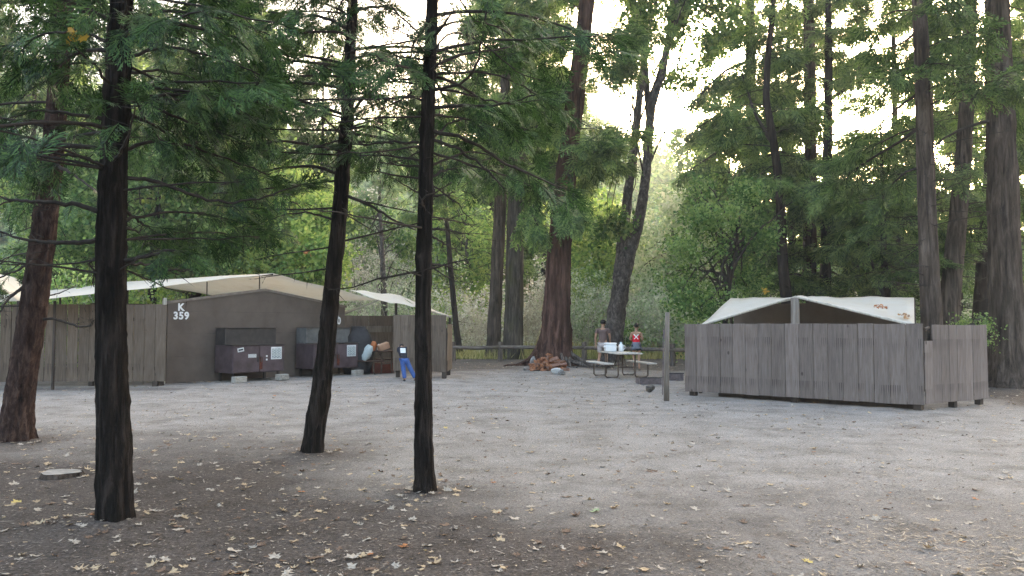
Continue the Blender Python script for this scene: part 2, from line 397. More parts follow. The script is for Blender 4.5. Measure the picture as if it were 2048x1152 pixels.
# ---------------------------------------------------------------- building materials
def board_mat(name, cols, streak=.55):
    m, nt, b = new_mat(name)
    mp = coords(nt, (9, 9, .7), True)
    n = N(nt, 'ShaderNodeTexNoise'); n.inputs['Scale'].default_value = 3.0; n.inputs['Detail'].default_value = 9; n.inputs['Roughness'].default_value = .65; n.inputs['Distortion'].default_value = .6
    nt.links.new(mp.outputs[0], n.inputs['Vector'])
    r = ramp(nt, cols, .3, .7); nt.links.new(n.outputs['Fac'], r.inputs[0])
    oi = N(nt, 'ShaderNodeObjectInfo')
    hs = N(nt, 'ShaderNodeHueSaturation'); mr = N(nt, 'ShaderNodeMapRange'); mr.inputs['To Min'].default_value = .82; mr.inputs['To Max'].default_value = 1.13
    nt.links.new(oi.outputs['Random'], mr.inputs['Value']); nt.links.new(mr.outputs[0], hs.inputs['Value']); nt.links.new(r.outputs[0], hs.inputs['Color'])
    # comb-like drip stains below the two nail lines
    tc = N(nt, 'ShaderNodeTexCoord'); sp = N(nt, 'ShaderNodeSeparateXYZ'); nt.links.new(tc.outputs['Generated'], sp.inputs[0])
    def band(top, length):
        a = N(nt, 'ShaderNodeMapRange'); a.inputs['From Min'].default_value = top; a.inputs['From Max'].default_value = top-.012; a.inputs['To Min'].default_value = 0; a.inputs['To Max'].default_value = 1
        c = N(nt, 'ShaderNodeMapRange'); c.inputs['From Min'].default_value = top-length; c.inputs['From Max'].default_value = top-length*.45
        nt.links.new(sp.outputs[2], a.inputs['Value']); nt.links.new(sp.outputs[2], c.inputs['Value'])
        mm = N(nt, 'ShaderNodeMath', operation='MULTIPLY'); nt.links.new(a.outputs[0], mm.inputs[0]); nt.links.new(c.outputs[0], mm.inputs[1]); return mm
    b1, b2 = band(.82, .17), band(.24, .15)
    su = N(nt, 'ShaderNodeMath', operation='ADD'); nt.links.new(b1.outputs[0], su.inputs[0]); nt.links.new(b2.outputs[0], su.inputs[1])
    wv = N(nt, 'ShaderNodeMath', operation='MULTIPLY_ADD'); wv.inputs[1].default_value = 44.0
    nt.links.new(sp.outputs[0], wv.inputs[0]); nt.links.new(oi.outputs['Random'], wv.inputs[2])
    sn = N(nt, 'ShaderNodeMath', operation='SINE'); nt.links.new(wv.outputs[0], sn.inputs[0])
    cm = N(nt, 'ShaderNodeMapRange'); cm.inputs['From Min'].default_value = -.1; cm.inputs['From Max'].default_value = .5
    nt.links.new(sn.outputs[0], cm.inputs['Value'])
    n5 = N(nt, 'ShaderNodeTexNoise'); n5.inputs['Scale'].default_value = 2.6; mp5 = coords(nt, (1.2, 1.2, .35), True); nt.links.new(mp5.outputs[0], n5.inputs['Vector'])
    f1 = N(nt, 'ShaderNodeMapRange'); f1.inputs['From Min'].default_value = .44; f1.inputs['From Max'].default_value = .6; nt.links.new(n5.outputs['Fac'], f1.inputs['Value'])
    p1 = N(nt, 'ShaderNodeMath', operation='MULTIPLY'); nt.links.new(su.outputs[0], p1.inputs[0]); nt.links.new(cm.outputs[0], p1.inputs[1])
    p2 = N(nt, 'ShaderNodeMath', operation='MULTIPLY'); nt.links.new(p1.outputs[0], p2.inputs[0]); nt.links.new(f1.outputs[0], p2.inputs[1])
    p3 = N(nt, 'ShaderNodeMath', operation='MULTIPLY'); nt.links.new(p2.outputs[0], p3.inputs[0]); p3.inputs[1].default_value = streak
    mx = N(nt, 'ShaderNodeMix', data_type='RGBA'); nt.links.new(p3.outputs[0], mx.inputs[0]); nt.links.new(hs.outputs[0], mx.inputs[6]); mx.inputs[7].default_value = (.025,.02,.018, 1)
    # knots
    vo = N(nt, 'ShaderNodeTexVoronoi'); vo.inputs['Scale'].default_value = 3.0; mp6 = coords(nt, (1, 1, .6), True); nt.links.new(mp6.outputs[0], vo.inputs['Vector'])
    kn = N(nt, 'ShaderNodeMapRange'); kn.inputs['From Min'].default_value = .09; kn.inputs['From Max'].default_value = .05; kn.inputs['To Max'].default_value = .7; nt.links.new(vo.outputs['Distance'], kn.inputs['Value'])
    m2 = N(nt, 'ShaderNodeMix', data_type='RGBA'); nt.links.new(kn.outputs[0], m2.inputs[0]); nt.links.new(mx.outputs[2], m2.inputs[6]); m2.inputs[7].default_value = (.03,.022,.018, 1)
    nt.links.new(m2.outputs[2], b.inputs['Base Color']); b.inputs['Roughness'].default_value = .9; b.inputs['Specular IOR Level'].default_value = .2
    bp = N(nt, 'ShaderNodeBump'); bp.inputs['Strength'].default_value = .5; bp.inputs['Distance'].default_value = .01
    nt.links.new(n.outputs['Fac'], bp.inputs['Height']); nt.links.new(bp.outputs[0], b.inputs['Normal'])
    return m
M['board_grey'] = board_mat('board_grey', [(.125,.102,.090), (.175,.144,.130), (.225,.19,.173)])
M['board_brown'] = board_mat('board_brown', [(.088,.065,.048), (.14,.107,.082), (.195,.155,.124)])
M['post_dark'] = pm('post_dark', [(.03,.022,.018), (.07,.055,.045)], 6, (1, 1, .2))
M['post_grey'] = pm('post_grey', [(.08,.066,.054), (.165,.14,.118), (.25,.22,.19)], 5, (4, 4, .3), .4)
M['post_pale'] = pm('post_pale', [(.34,.31,.26), (.55,.52,.46)], 5, (4, 4, .3), .3)
M['rail_wood'] = pm('rail_wood', [(.07,.055,.045), (.15,.125,.105), (.24,.205,.175)], 4, (.4, 4, 4), .4)
M['post_wood'] = pm('post_wood', [(.06,.048,.04), (.13,.105,.088), (.2,.165,.14)], 4, (4, 4, .4), .4)
M['wall_paint'] = pm('wall_paint', [(.090,.071,.058), (.116,.092,.076), (.138,.111,.092)], 1.4, (1, 1, 1), .15, .8, bscale=40, bdist=.004)
M['wall_seam'] = pm('wall_seam', [(.06,.047,.039), (.13,.105,.088)], 3, bump=0)
M['wall_bare'] = pm('wall_bare', [(.22,.18,.14), (.35,.29,.23)], 2, bump=.2)
M['trim'] = pm('trim', [(.15,.125,.105), (.24,.205,.175)], 6, bump=.1)
M['white_paint'] = pm('white_paint', [(.62,.62,.62), (.8,.8,.8)], 22, bump=.05, lo=.25, hi=.5)
def canvas_mat(name, cols, tr=.3):
    m, nt, b = new_mat(name)
    mp = coords(nt, (1, 1, 1), False)
    n = N(nt, 'ShaderNodeTexNoise'); n.inputs['Scale'].default_value = 1.3; n.inputs['Detail'].default_value = 9; n.inputs['Roughness'].default_value = .7
    nt.links.new(mp.outputs[0], n.inputs['Vector'])
    r = ramp(nt, cols, .28, .6); nt.links.new(n.outputs['Fac'], r.inputs[0])
    nt.links.new(r.outputs[0], b.inputs['Base Color']); b.inputs['Roughness'].default_value = .7
    t = N(nt, 'ShaderNodeBsdfTranslucent'); t.inputs['Color'].default_value = (.85,.80,.70, 1)
    mx = N(nt, 'ShaderNodeMixShader'); mx.inputs[0].default_value = tr
    nt.links.new(b.outputs[0], mx.inputs[1]); nt.links.new(t.outputs[0], mx.inputs[2]); nt.links.new(mx.outputs[0], nt.nodes['Material Output'].inputs[0])
    n2 = N(nt, 'ShaderNodeTexNoise'); n2.inputs['Scale'].default_value = 3; nt.links.new(mp.outputs[0], n2.inputs['Vector'])
    bp = N(nt, 'ShaderNodeBump'); bp.inputs['Strength'].default_value = .5; bp.inputs['Distance'].default_value = .05
    nt.links.new(n2.outputs['Fac'], bp.inputs['Height']); nt.links.new(bp.outputs[0], b.inputs['Normal'])
    return m
M['canvas'] = canvas_mat('canvas', [(.58,.53,.43), (.75,.72,.65), (.80,.79,.75)], .5)
def sheet(name, P00, P10, P11, P01, mat, parent, nu=14, nv=10, sag=.0, seed=0, thick=.006):
    """a stretched cloth between four corners"""
    P00, P10, P11, P01 = [np.array(p, float) for p in (P00, P10, P11, P01)]
    r = np.random.default_rng(seed); ph = r.uniform(0, 6, 4)
    off = parent_world(parent); V = []
    for j in range(nv+1):
        v = j/nv
        for i in range(nu+1):
            u = i/nu
            p = (1-u)*(1-v)*P00 + u*(1-v)*P10 + u*v*P11 + (1-u)*v*P01
            k = 16*u*(1-u)*v*(1-v)
            p = p + np.array([0, 0, -sag*k + .02*math.sin(11*u+ph[0]+3*v)*math.sin(6*v+ph[1])+.008*math.sin(25*u+4*v+ph[2])])
            V.append(p - off)
    F = [(j*(nu+1)+i, j*(nu+1)+i+1, (j+1)*(nu+1)+i+1, (j+1)*(nu+1)+i) for j in range(nv) for i in range(nu)]
    o = MB().add(V, F).build(name, mat, None, True); o.parent = parent
    md = o.modifiers.new('thickness', 'SOLIDIFY'); md.thickness = thick
    return o
def fence_run(t, A, B, n, z0, z1, mat, rnd, thick=.022, gap=.007, heights=None, side=1.0):
    """n upright boards from A to B, each an object of its own under t (a thing or a part)"""
    A, B = np.array(A[:2], float), np.array(B[:2], float)
    L = np.linalg.norm(B-A); d = (B-A)/L; ang = math.atan2(d[1], d[0]); nrm = np.array([-d[1], d[0]])
    off = parent_world(t); w = L/n; cache = {}
    for i in range(n):
        h = z1 - z0 + (rnd.uniform(-.012, .012)); zt = heights.get(i, 0) if heights else 0
        key = round(zt, 3)
        if key not in cache:
            cache[key] = MB().box((0, 0, (z1-z0+zt)/2), (w-gap, thick, z1-z0+zt), bev=.004).mesh('board', mat)
        p = A + d*(w*(i+.5)) + nrm*(rnd.uniform(-.004, .004))
        o = link('board', cache[key], t, (p[0]-off[0], p[1]-off[1], z0+rnd.uniform(-.007, .007)-off[2]), (0, 0, ang+rnd.uniform(-.006, .006)))
        o.rotation_euler[1] = rnd.uniform(-.003, .003)
    return d, nrm, ang
# ---------------------------------------------------------------- painted-brown cabin with the canvas roof (left)
E1 = np.array([.6276, .7785]); NB = np.array([-.7785, .6276]); B0 = np.array([-9.47, 22.0]); WL = 6.17
def B(s, t, z): p = B0 + E1*s + NB*t; return np.array([p[0], p[1], z])
wang = math.atan2(E1[1], E1[0])
cabin = thing('cabin', 'brown painted cabin wall with low gable and white stencilled K 359 and K 360', 'cabin', B(0, 0, 0))
mb = MB(); th = .16; prof = [(0, 0), (WL, 0), (WL, 2.2), (WL/2, 2.66), (0, 2.2)]
v = [B(s, 0, z) for s, z in prof] + [B(s, th, z) for s, z in prof]
mb.add(v, [(0,1,2,3,4), (9,8,7,6,5)] + [(i, (i+1) % 5+0, (i+1) % 5+5, i+5)[::-1] for i in range(5)])
mb.build('gable_wall', M['wall_paint'], cabin)
for sgn in (0, 1):                                        # pale rake boards along the gable
    p0, p1 = (B(-.05, -.03, 2.225), B(WL/2+.0, -.03, 2.69)) if sgn == 0 else (B(WL/2, -.03, 2.69), B(WL+.05, -.03, 2.225))
    dx = p1-p0; mbb = MB()
    up = np.array([0, 0, .05]); bk = np.array([*(NB*.24), 0])
    mbb.add([p0-up, p1-up, p1+up*.4, p0+up*.4, p0-up+bk, p1-up+bk, p1+up*.4+bk, p0+up*.4+bk], [(0,1,2,3), (7,6,5,4), (3,2,6,7), (1,0,4,5), (0,3,7,4), (2,1,5,6)])
    mbb.build('rake_board', M['trim'], cabin)
mb = MB()
mb.add([B(.02, th+.003, 0), B(.02, 5.2, 0), B(.02, 5.2, 2.18), B(.02, th+.003, 2.18), B(.16, th+.003, 0), B(.16, 5.2, 0), B(.16, 5.2, 2.18), B(.16, th+.003, 2.18)], [(0,1,2,3), (7,6,5,4), (3,2,6,7), (0,3,7,4), (2,1,5,6)])
mb.build('side_wall', M['wall_bare'], cabin)
mb = MB()
mb.add([B(.17, 5.0, 0), B(WL-.2, 5.0, 0), B(WL-.2, 5.0, 2.3), B(.17, 5.0, 2.3), B(.17, 5.14, 0), B(WL-.2, 5.14, 0), B(WL-.2, 5.14, 2.3), B(.17, 5.14, 2.3)], [(0,1,2,3), (7,6,5,4), (3,2,6,7), (0,3,7,4), (2,1,5,6)])
mb.build('rear_wall', M['wall_paint'], cabin)
mb = MB().tube([B(-.12, -.06, 0), B(-.12, -.06, 2.34)], .06, 8); mb.build('corner_post', M['post_pale'], cabin)
for zz in (.72, 1.36, 1.98):                                # faint horizontal joints in the wall, laid as thin strips
    MB().box(B(WL/2, -.002, zz), (WL-.02, .006, .010), rz=wang).build('wall_joint', M['wall_seam'], cabin)
def text_mesh(txt, size, extr=.002, bold=.0):
    cu = bpy.data.curves.new('lettering', 'FONT'); cu.body = txt; cu.size = size; cu.extrude = extr; cu.offset = bold
    cu.align_x = 'CENTER'; cu.align_y = 'CENTER'; cu.space_character = 1.15
    o = bpy.data.objects.new('lettering', cu); C.objects.link(o)
    dg = bpy.context.evaluated_depsgraph_get()
    me = bpy.data.meshes.new_from_object(o.evaluated_get(dg)); bpy.data.objects.remove(o); return me
def wall_text(parent, txt, p, ang, size, mat, name='painted_number', bold=.011):
    me = text_mesh(txt, size, .0015, bold); me.materials.clear(); me.materials.append(mat)
    return link(name, me, parent, np.array(p) - parent_world(parent), (R(90), 0, ang))
def on_wall(px, py, off=-.006):
    """where a pixel's ray meets the cabin's wall"""
    d = ray(px, py); o = np.array([0, 0, HC]); n3_ = np.array([*NB, 0]); p0 = B(0, off, 0)
    return o + d*(n3_ @ (p0-o))/(n3_ @ d)
wall_text(cabin, 'K', on_wall(362, 615), wang, .28, M['white_paint'])
wall_text(cabin, '359', on_wall(362.5, 632), wang, .28, M['white_paint'])
wall_text(cabin, 'K', on_wall(672, 627), wang, .30, M['white_paint'])
wall_text(cabin, '360', on_wall(669, 642), wang, .32, M['white_paint'])
# canvas roof on poles over the cabin
SR = WL/2
roof = thing('canvas_roof', 'long white canvas roof stretched on poles above the brown cabin', 'canvas roof', B(SR, 0, 0))
Rz = 3.16
R0, R1 = B(SR+.03, -.32, Rz), B(SR-.1, 9.0, Rz+.05)
L0, L1 = B(SR-6.3, -.32, 2.22), B(SR-6.6, 9.0, 2.2)
C1 = np.array([-4.42, 26.5, 2.44]); C2 = np.array([-5.42, 26.98, 1.98])
sheet('left_slope', L0, R0, R1, L1, M['canvas'], roof, sag=.06, seed=1)
K1 = B(SR+3.9, 5.2, 2.45)
sheet('right_slope', R0, C1, K1, R1, M['canvas'], roof, sag=.05, seed=2)
sheet('tail_flap', C1+np.array([0, 0, -.01]), C1+np.array([.02, .02, -.02]), B(SR+3.4, .9, 1.97), B(SR+3.3, .28, 1.99), M['canvas'], roof, nu=2, nv=6, seed=3)
MB().tube([R0+[.0, 0, -.03], R1+[0, 0, -.03]], .03, 6).build('ridge_pole', M['post_dark'], roof)
for s_, t_, zt in ((SR-.15, -.1, 3.08), (SR-1.75, .3, 2.86), (SR+3.1, .5, 2.5), (SR-5.9, .2, 2.2), (SR-6.2, 8.5, 2.2), (SR-.1, 8.6, 3.1)):
    zb = 2.1 if 0 < s_ < WL and t_ < 1 else 0.0
    p = B(s_, max(t_, .08) if zb else t_, zb); MB().tube([p, [p[0], p[1], zt]], .018 if zb else .04, 6).build('pole', M['post_dark'], roof)
MB().tube([B(SR+3.35, .3, 1.98), C1+[0, 0, -.02]], .025, 6).build('edge_pole', M['post_pale'], roof)
# second sheet over the next yard
pts = [W(700, 579, 28.2), W(797, 590, 30.6), W(902, 633, 29.2), W(836, 614, 27.6), W(757, 601, 26.9)]
awn = thing('canvas_awning', 'white canvas sheet sloping over the open yard right of the cabin', 'canvas awning', (pts[1][0], pts[1][1], 0))
sheet('upper_panel', pts[4]+[.02, .03, 0], pts[3], pts[1], pts[0], M['canvas'], awn, sag=.03, seed=5)
sheet('end_panel', pts[3]+[0, 0, -.004], pts[2], pts[1]+[.05, .03, -.02], pts[1], M['canvas'], awn, nu=8, nv=6, sag=.02, seed=6)
q = W(792, 620, 30.0); MB().tube([(q[0], q[1], 0), (q[0], q[1], 2.62)], .055, 8).build('pole', M['post_dark'], awn)
MB().tube([pts[3]+[0, 0, -.03], pts[2]+[0, 0, -.03]], .022, 6).build('edge_pole', M['post_pale'], awn)
q = pts[2]; MB().tube([(q[0]-.05, q[1], 0), (q[0]-.05, q[1], q[2])], .04, 6).build('pole', M['post_dark'], awn)
# neighbouring canvas at the far left edge
la, lb, lc, ld = W(-60, 532, 17.5), W(36, 601, 19.6), W(120, 592, 27.5), W(30, 556, 27.5)
awl = thing('canvas_awning', 'white canvas corner of a neighbouring roof at the left edge behind the leaning trunk', 'canvas awning', (lb[0], lb[1], 0))
sheet('panel', la, lb, lc, ld, M['canvas'], awl, sag=.03, seed=8)
for q in (lb, lc): MB().tube([(q[0], q[1]+.02, 0), (q[0], q[1]+.02, q[2]-.01)], .04, 6).build('pole', M['post_dark'], awl)
# tall brown board fence left of the cabin
rnd = random.Random(4)
fA, fB = G(8, 774), G(322, 770)
fA = np.array([-13.35, 20.9, 0]); fB = np.array([-9.12, 20.9+.25, 0])
fl = thing('board_fence', 'tall brown weathered board fence butting against the K 359 cabin wall', 'fence', fA)
d_, n_v, a_g = fence_run(fl, fA, fB, 15, .12, 2.14, M['board_brown'], rnd, gap=.014)
for k in (.25, 2.3, 4.1):
    p = fA[:2]+d_*k+n_v*.09; MB().box((p[0], p[1], .98), (.11, .11, 1.96), rz=a_g, bev=.006).build('post', M['post_dark'], fl)
for zz in (.45, 1.75):
    p = (fA[:2]+fB[:2])/2+n_v*.035; MB().box((p[0], p[1], zz), (4.1, .04, .09), rz=a_g).build('rail', M['post_dark'], fl)
p = fA[:2]+d_*3.98-n_v*.0; MB().box((p[0], p[1], .06), (.13, .13, .14), rz=a_g).build('footing', M['post_dark'], fl)
e2 = thing('board_fence', 'pale end of a board fence cut off by the left picture edge', 'fence', (-14.2, 20.3, 0))
fence_run(e2, (-15.0, 20.05), (-13.42, 20.62), 5, .1, 2.16, M['board_grey'], rnd)
MB().box((-13.6, 20.66, .95), (.1, .1, 1.9), bev=.006).build('post', M['post_dark'], e2)
MB().box((-14.2, 20.42, 1.6), (1.4, .04, .09), rz=math.atan2(.57, 1.58)).build('rail', M['post_dark'], e2)
# K 360 yard: back fence with a cross beam, front fence with a return
yb0, yb1 = W(688, 740, 29.4), W(830, 740, 31.0)
yf = thing('board_fence', 'dark brown board fence with a cross beam at the back of the open yard', 'fence', (yb0[0], yb0[1], 0))
fence_run(yf, yb0, yb1, 9, .1, 1.95, M['board_brown'], rnd)
dd = (yb1-yb0)[:2]; dd /= np.linalg.norm(dd); nn = np.array([dd[1], -dd[0]])
p = (yb0[:2]+yb1[:2])/2+nn*.05; MB().box((p[0], p[1], 1.45), (2.4, .05, .24), rz=math.atan2(dd[1], dd[0])).build('beam', M['post_grey'], yf)
for k in (.2, 2.3):
    p = yb0[:2]+dd*k-nn*.09; MB().box((p[0], p[1], .9), (.1, .1, 1.8)).build('post', M['post_dark'], yf)
q0, q1, q2 = G(785, 755), G(893, 757), W(903, 755, 25.6)
q0 = np.array([q0[0], 24.6]); q1 = np.array([(893-1024)/FOC*24.0*1.0, 24.0]); q2 = np.array([(904-1024)/FOC*25.8, 25.8])
yg = thing('board_fence', 'brown drip-stained board fence behind the slender dark trunk, a child leaning on it', 'fence', (q0[0], q0[1], 0))
fence_run(yg, q0, q1, 7, .2, 1.9, M['board_brown'], rnd)
fence_run(yg, q1+[.02, .03], q2, 5, .2, 1.62, M['board_brown'], rnd)
for p in (q0+[.14, .09], q1+[-.07, .1], q2+[-.1, -.1]):
    MB().box((p[0], p[1], .75), (.13, .13, 1.5), bev=.006).build('post', M['post_dark'], yg)
for zz in (.5, 1.6):
    p = (q0+q1)/2+[.0, .04]; MB().box((p[0], p[1], zz), (1.5, .04, .09), rz=math.atan2(*(q1-q0)[::-1])).build('rail', M['post_dark'], yg)
# ---------------------------------------------------------------- fenced enclosure with the canvas top (right)
rA, rB, rC = np.array([3.94, 18.3]), np.array([7.69, 15.0]), np.array([9.62, 16.25])
fr = thing('board_fence', 'long grey weathered board fence standing alone on the right of the clearing', 'fence', (*rA, 0))
d1, n1_, a1 = fence_run(fr, rA, rB, 17, .10, 1.625, M['board_grey'], rnd, gap=.008)
d2, n2_, a2 = fence_run(fr, rB+[.03, .03], rC, 8, .12, 1.60, M['board_grey'], rnd, heights={0: -.30})
for k in (.16, 2.5, 4.86):
    p = rA+d1*k+n1_*.10; MB().box((p[0], p[1], .72), (.14, .14, 1.44), rz=a1, bev=.006).build('post', M['post_dark'], fr)
for k in (1.15, 2.12):
    p = rB+d2*k+n2_*.1; MB().box((p[0], p[1], .72), (.12, .12, 1.44), rz=a2, bev=.006).build('post', M['post_dark'], fr)
for zz in (.40, 1.25):
    p = (rA+rB)/2+n1_*.04; MB().box((p[0], p[1], zz), (4.8, .045, .09), rz=a1).build('rail', M['post_dark'], fr)
    p = (rB+rC)/2+n2_*.04; MB().box((p[0], p[1], zz), (2.0, .045, .09), rz=a2).build('rail', M['post_dark'], fr)
p = (rA+rB)/2+n1_*.30+d1*.3; MB().box((p[0], p[1], .06), (4.2, .10, .13), rz=a1).build('gap_shade_strip', M['post_dark'], fr)  # dark strip standing in for the shaded void and floor edge under the boards
p = rB+d2*.14; MB().tube([(p[0]-.08, p[1]-.06, 1.52), (p[0]+.06, p[1]+.05, 1.55)], .03, 8).build('pipe_stub', M['post_dark'], fr)
tent_post_p = W(1591, 595, 17.3)
BL, BR = W(1462, 596, 22.0), W(1828, 594, 18.9)
FLc, FRc = W(1400, 650, 18.9), W(1829, 650, 16.3)
PT = np.array([tent_post_p[0], tent_post_p[1], W(1593, 592, 17.3)[2]])
ct = thing('canvas_shelter', 'white canvas shelter propped on a log post above the grey fence', 'canvas shelter', (PT[0], PT[1], 0))
BM = (BL+BR)/2 + [0, 0, .015]
sheet('left_panel', FLc, PT, BM, BL, M['canvas'], ct, sag=.05, seed=11)
sheet('right_panel', PT, FRc, BR, BM, M['canvas'], ct, sag=.06, seed=12)
for a, c_ in ((FLc, PT), (PT, FRc)):
    MB().tube([a+[0, -.01, -.02], c_+[0, -.01, -.02]], .022, 6).build('hem', M['post_pale'], ct)
MB().tube([(PT[0], PT[1]+.03, 0), (PT[0]-.01, PT[1]+.03, 1.1), (PT[0], PT[1]+.03, PT[2]-.035)], [.10, .095, .09], 12).build('log_post', M['post_grey'], ct, True)
for q in (FLc, FRc, BL, BR): MB().tube([(q[0], q[1]+.03, 0), (q[0], q[1]+.03, q[2]-.03)], .045, 8).build('pole', M['post_dark'], ct)
wd = (BR-BL)[:2]; wl = np.linalg.norm(wd); wd /= wl; wa = math.atan2(wd[1], wd[0])
p = (BL+BR)/2; MB().box((p[0], p[1], 1.08), (wl-.2, .14, 2.16), rz=wa).build('rear_wall', M['wall_paint'], ct)
for q, s_ in ((BL, 1), (BR, -1)):
    e = np.array([q[0]+wd[0]*.2*s_, q[1]+wd[1]*.2*s_]); f_ = e + np.array([wd[1], -wd[0]])*2.6
    if s_ == -1: f_ = e + np.array([wd[1], -wd[0]])*1.6
    MB().box(((e+f_)[0]/2, (e+f_)[1]/2, .78), (np.linalg.norm(f_-e), .12, 1.56), rz=wa-math.pi/2).build('side_wall', M['wall_paint'], ct)
# rotting oak leaves caught on the canvas
M['dead_leaf'] = leaf_mat('dead_leaf', [(.16,.07,.03), (.30,.15,.06), (.42,.24,.10)], 3, .2)
# ---------------------------------------------------------------- split-rail fence at the back
rf = thing('rail_fence', 'low single-rail log fence across the back of the clearing', 'fence', (*G(1168, 724)[:2], 0))
rp = [G(905, 724), G(1000, 722), G(1168, 724), G(1345, 731), G(1470, 738)]
rp[0] = np.array([-2.6, 35.4, 0])
for i, p in enumerate(rp):
    MB().tube([(p[0], p[1], -.02), (p[0]+.01, p[1], .42), (p[0], p[1], .86)], [.12, .115, .11], 9).build('post', M['post_wood'], rf)
for a, c_ in zip(rp[:-1], rp[1:]):
    dz = .02*rnd.uniform(-1, 1); mid = (a+c_)/2
    MB().tube([a+[.0, -.06, .62], mid+[0, -.06, .60+dz], c_+[0, -.06, .62]], [.075, .085, .07], 8).build('rail', M['rail_wood'], rf, True)

# ---------------------------------------------------------------- evening haze in the air
hb = MB().box((0, 127.5, 68.8), (740, 455, 140.0)).build('haze', None)
m = bpy.data.materials.new('haze_air'); m.use_nodes = True; m.node_tree.nodes.remove(m.node_tree.nodes['Principled BSDF'])
pv = m.node_tree.nodes.new('ShaderNodeVolumePrincipled'); pv.inputs['Color'].default_value = (.93, .95, .97, 1); pv.inputs['Density'].default_value = .0009; pv.inputs['Anisotropy'].default_value = .3
m.node_tree.links.new(pv.outputs[0], m.node_tree.nodes['Material Output'].inputs['Volume']); hb.data.materials.append(m)
tag(hb, 'pale evening haze hanging in the air of the valley', 'haze', kind='stuff')
# ---------------------------------------------------------------- foliage templates
def kite(p, d, L, w, z=0.0, dz=0.0, nseg=1):
    p = np.array([p[0], p[1], z]); d = np.array([d[0], d[1], dz]); d = d/np.linalg.norm(d); n = np.array([-d[1], d[0], 0])
    return [p, p+d*L*.45+n*w/2, p+d*L, p+d*L*.45-n*w/2]
def spray(n_side, n_sub, w, seed, ang=42, side_len=.5):
    """flat fan of scale-leaf shoots, like an incense-cedar spray; unit length along x"""
    r = np.random.default_rng(seed); V, F = [], []
    def put(k):
        i = len(V); V.extend(k); F.extend([(i, i+1, i+2), (i, i+2, i+3)])
    put(kite((0, 0), (1, 0), 1.0, w*.9))
    for i in range(n_side):
        t = .06+.86*i/n_side+r.uniform(-.02, .02); sg = 1 if i % 2 else -1
        a = R(ang*r.uniform(.8, 1.2))*sg
        L = side_len*(1-.72*t)*r.uniform(.8, 1.15); d = (math.cos(a), math.sin(a))
        put(kite((t, 0), d, L, w, z=-.10*t*t, dz=r.uniform(-.35, .05)))
        for j in range(n_sub):
            u = .22+.7*j/max(1, n_sub); s2 = 1 if j % 2 else -1
            b = a + R(34*r.uniform(.7, 1.2))*s2; l2 = L*.48*(1-.5*u)*r.uniform(.8, 1.2)
            put(kite((t+d[0]*L*u, d[1]*L*u), (math.cos(b), math.sin(b)), l2, w*.9, z=-.10*t*t-.05*u, dz=r.uniform(-.45, .15)))
    V = np.array(V); V[:, 2] -= .18*V[:, 0]**2
    return V, np.array(F)
SPRAY0 = [spray(13, 5, .042, s, 40, .62) for s in range(6)]
SPRAY1 = [spray(10, 3, .060, 10+s, 46, .6) for s in range(4)]
SPRAY2 = [spray(7, 1, .10, 20+s, 48, .6) for s in range(3)]
def pine_tuft(n, w, seed):
    r = np.random.default_rng(seed); V, F = [], []
    for k in range(n):
        d = np.array([r.uniform(.1, 1), r.normal(0, .6), r.normal(.1, .6)]); d /= np.linalg.norm(d); p = np.array([r.uniform(0, .5), 0, 0])
        nn = np.cross(d, r.normal(size=3)); nn /= np.linalg.norm(nn); L = r.uniform(.5, .9); i = len(V)
        V += [p, p+d*L*.5+nn*w/2, p+d*L, p+d*L*.5-nn*w/2]; F += [(i, i+1, i+2), (i, i+2, i+3)]
    return np.array(V), np.array(F)
PINE = [pine_tuft(14, .07, s) for s in range(3)]
def leafcluster(n, w, seed, rad=.5):
    r = np.random.default_rng(seed); V, F = [], []
    for k in range(n):
        p = r.normal(size=3)*rad*np.array([.5, .5, .32]); d = r.normal(size=3); d[2] -= .5; d /= np.linalg.norm(d)
        nn = np.cross(d, r.normal(size=3)); nn /= np.linalg.norm(nn); L = r.uniform(.7, 1.2)*w; i = len(V)
        V += [p, p+d*L*.5+nn*L*.36, p+d*L, p+d*L*.5-nn*L*.36]; F += [(i, i+1, i+2), (i, i+2, i+3)]
    return np.array(V), np.array(F)
LEAFC = [leafcluster(18, .16, s) for s in range(5)]
LEAFS = [leafcluster(18, .10, 40+s) for s in range(4)]
def multi_scatter(temps, O, X, Z, S, r):
    O, X, Z, S = np.array(O), np.array(X), np.array(Z), np.array(S)
    k = r.integers(0, len(temps), len(O)); parts = []
    for i, (tv, tf) in enumerate(temps):
        s = k == i
        if s.any(): parts.append(scatter(tv, tf, O[s], X[s], Z[s], S[s]))
    return join(parts)
# ---------------------------------------------------------------- trunks
def px_path(pts, Y, top=None, top_r=.03):
    """[(x, y, width)] in pixels at distance Y -> centre line and radii; straight on up to height top"""
    P = [W(x, y, Y) for x, y, w in pts]; r = [w*.95*Y/FOC/2 for x, y, w in pts]
    P[0] = np.array([P[0][0], Y, -.06])
    if top and top > P[-1][2]+.3:
        d = P[-1]-P[-2]; d = d/np.linalg.norm(d); d[0] *= .6; k = (top-P[-1][2])/d[2]; n = 4
        P0, r0 = P[-1].copy(), r[-1]
        for i in range(1, n+1): P.append(P0+d*k*i/n); r.append(r0+(top_r-r0)*i/n)
    return np.array(P), np.array(r)
def resample(P, r, step):
    s = np.concatenate([[0], np.cumsum(np.linalg.norm(np.diff(P, axis=0), axis=1))])
    t = np.linspace(0, s[-1], max(6, int(s[-1]/step)))
    # smooth
    Q = np.stack([np.interp(t, s, P[:, i]) for i in range(3)], 1); q = np.interp(t, s, r)
    for _ in range(3): Q[1:-1] = (Q[:-2]+2*Q[1:-1]+Q[2:])/4; q[1:-1] = (q[:-2]+2*q[1:-1]+q[2:])/4
    return Q, q
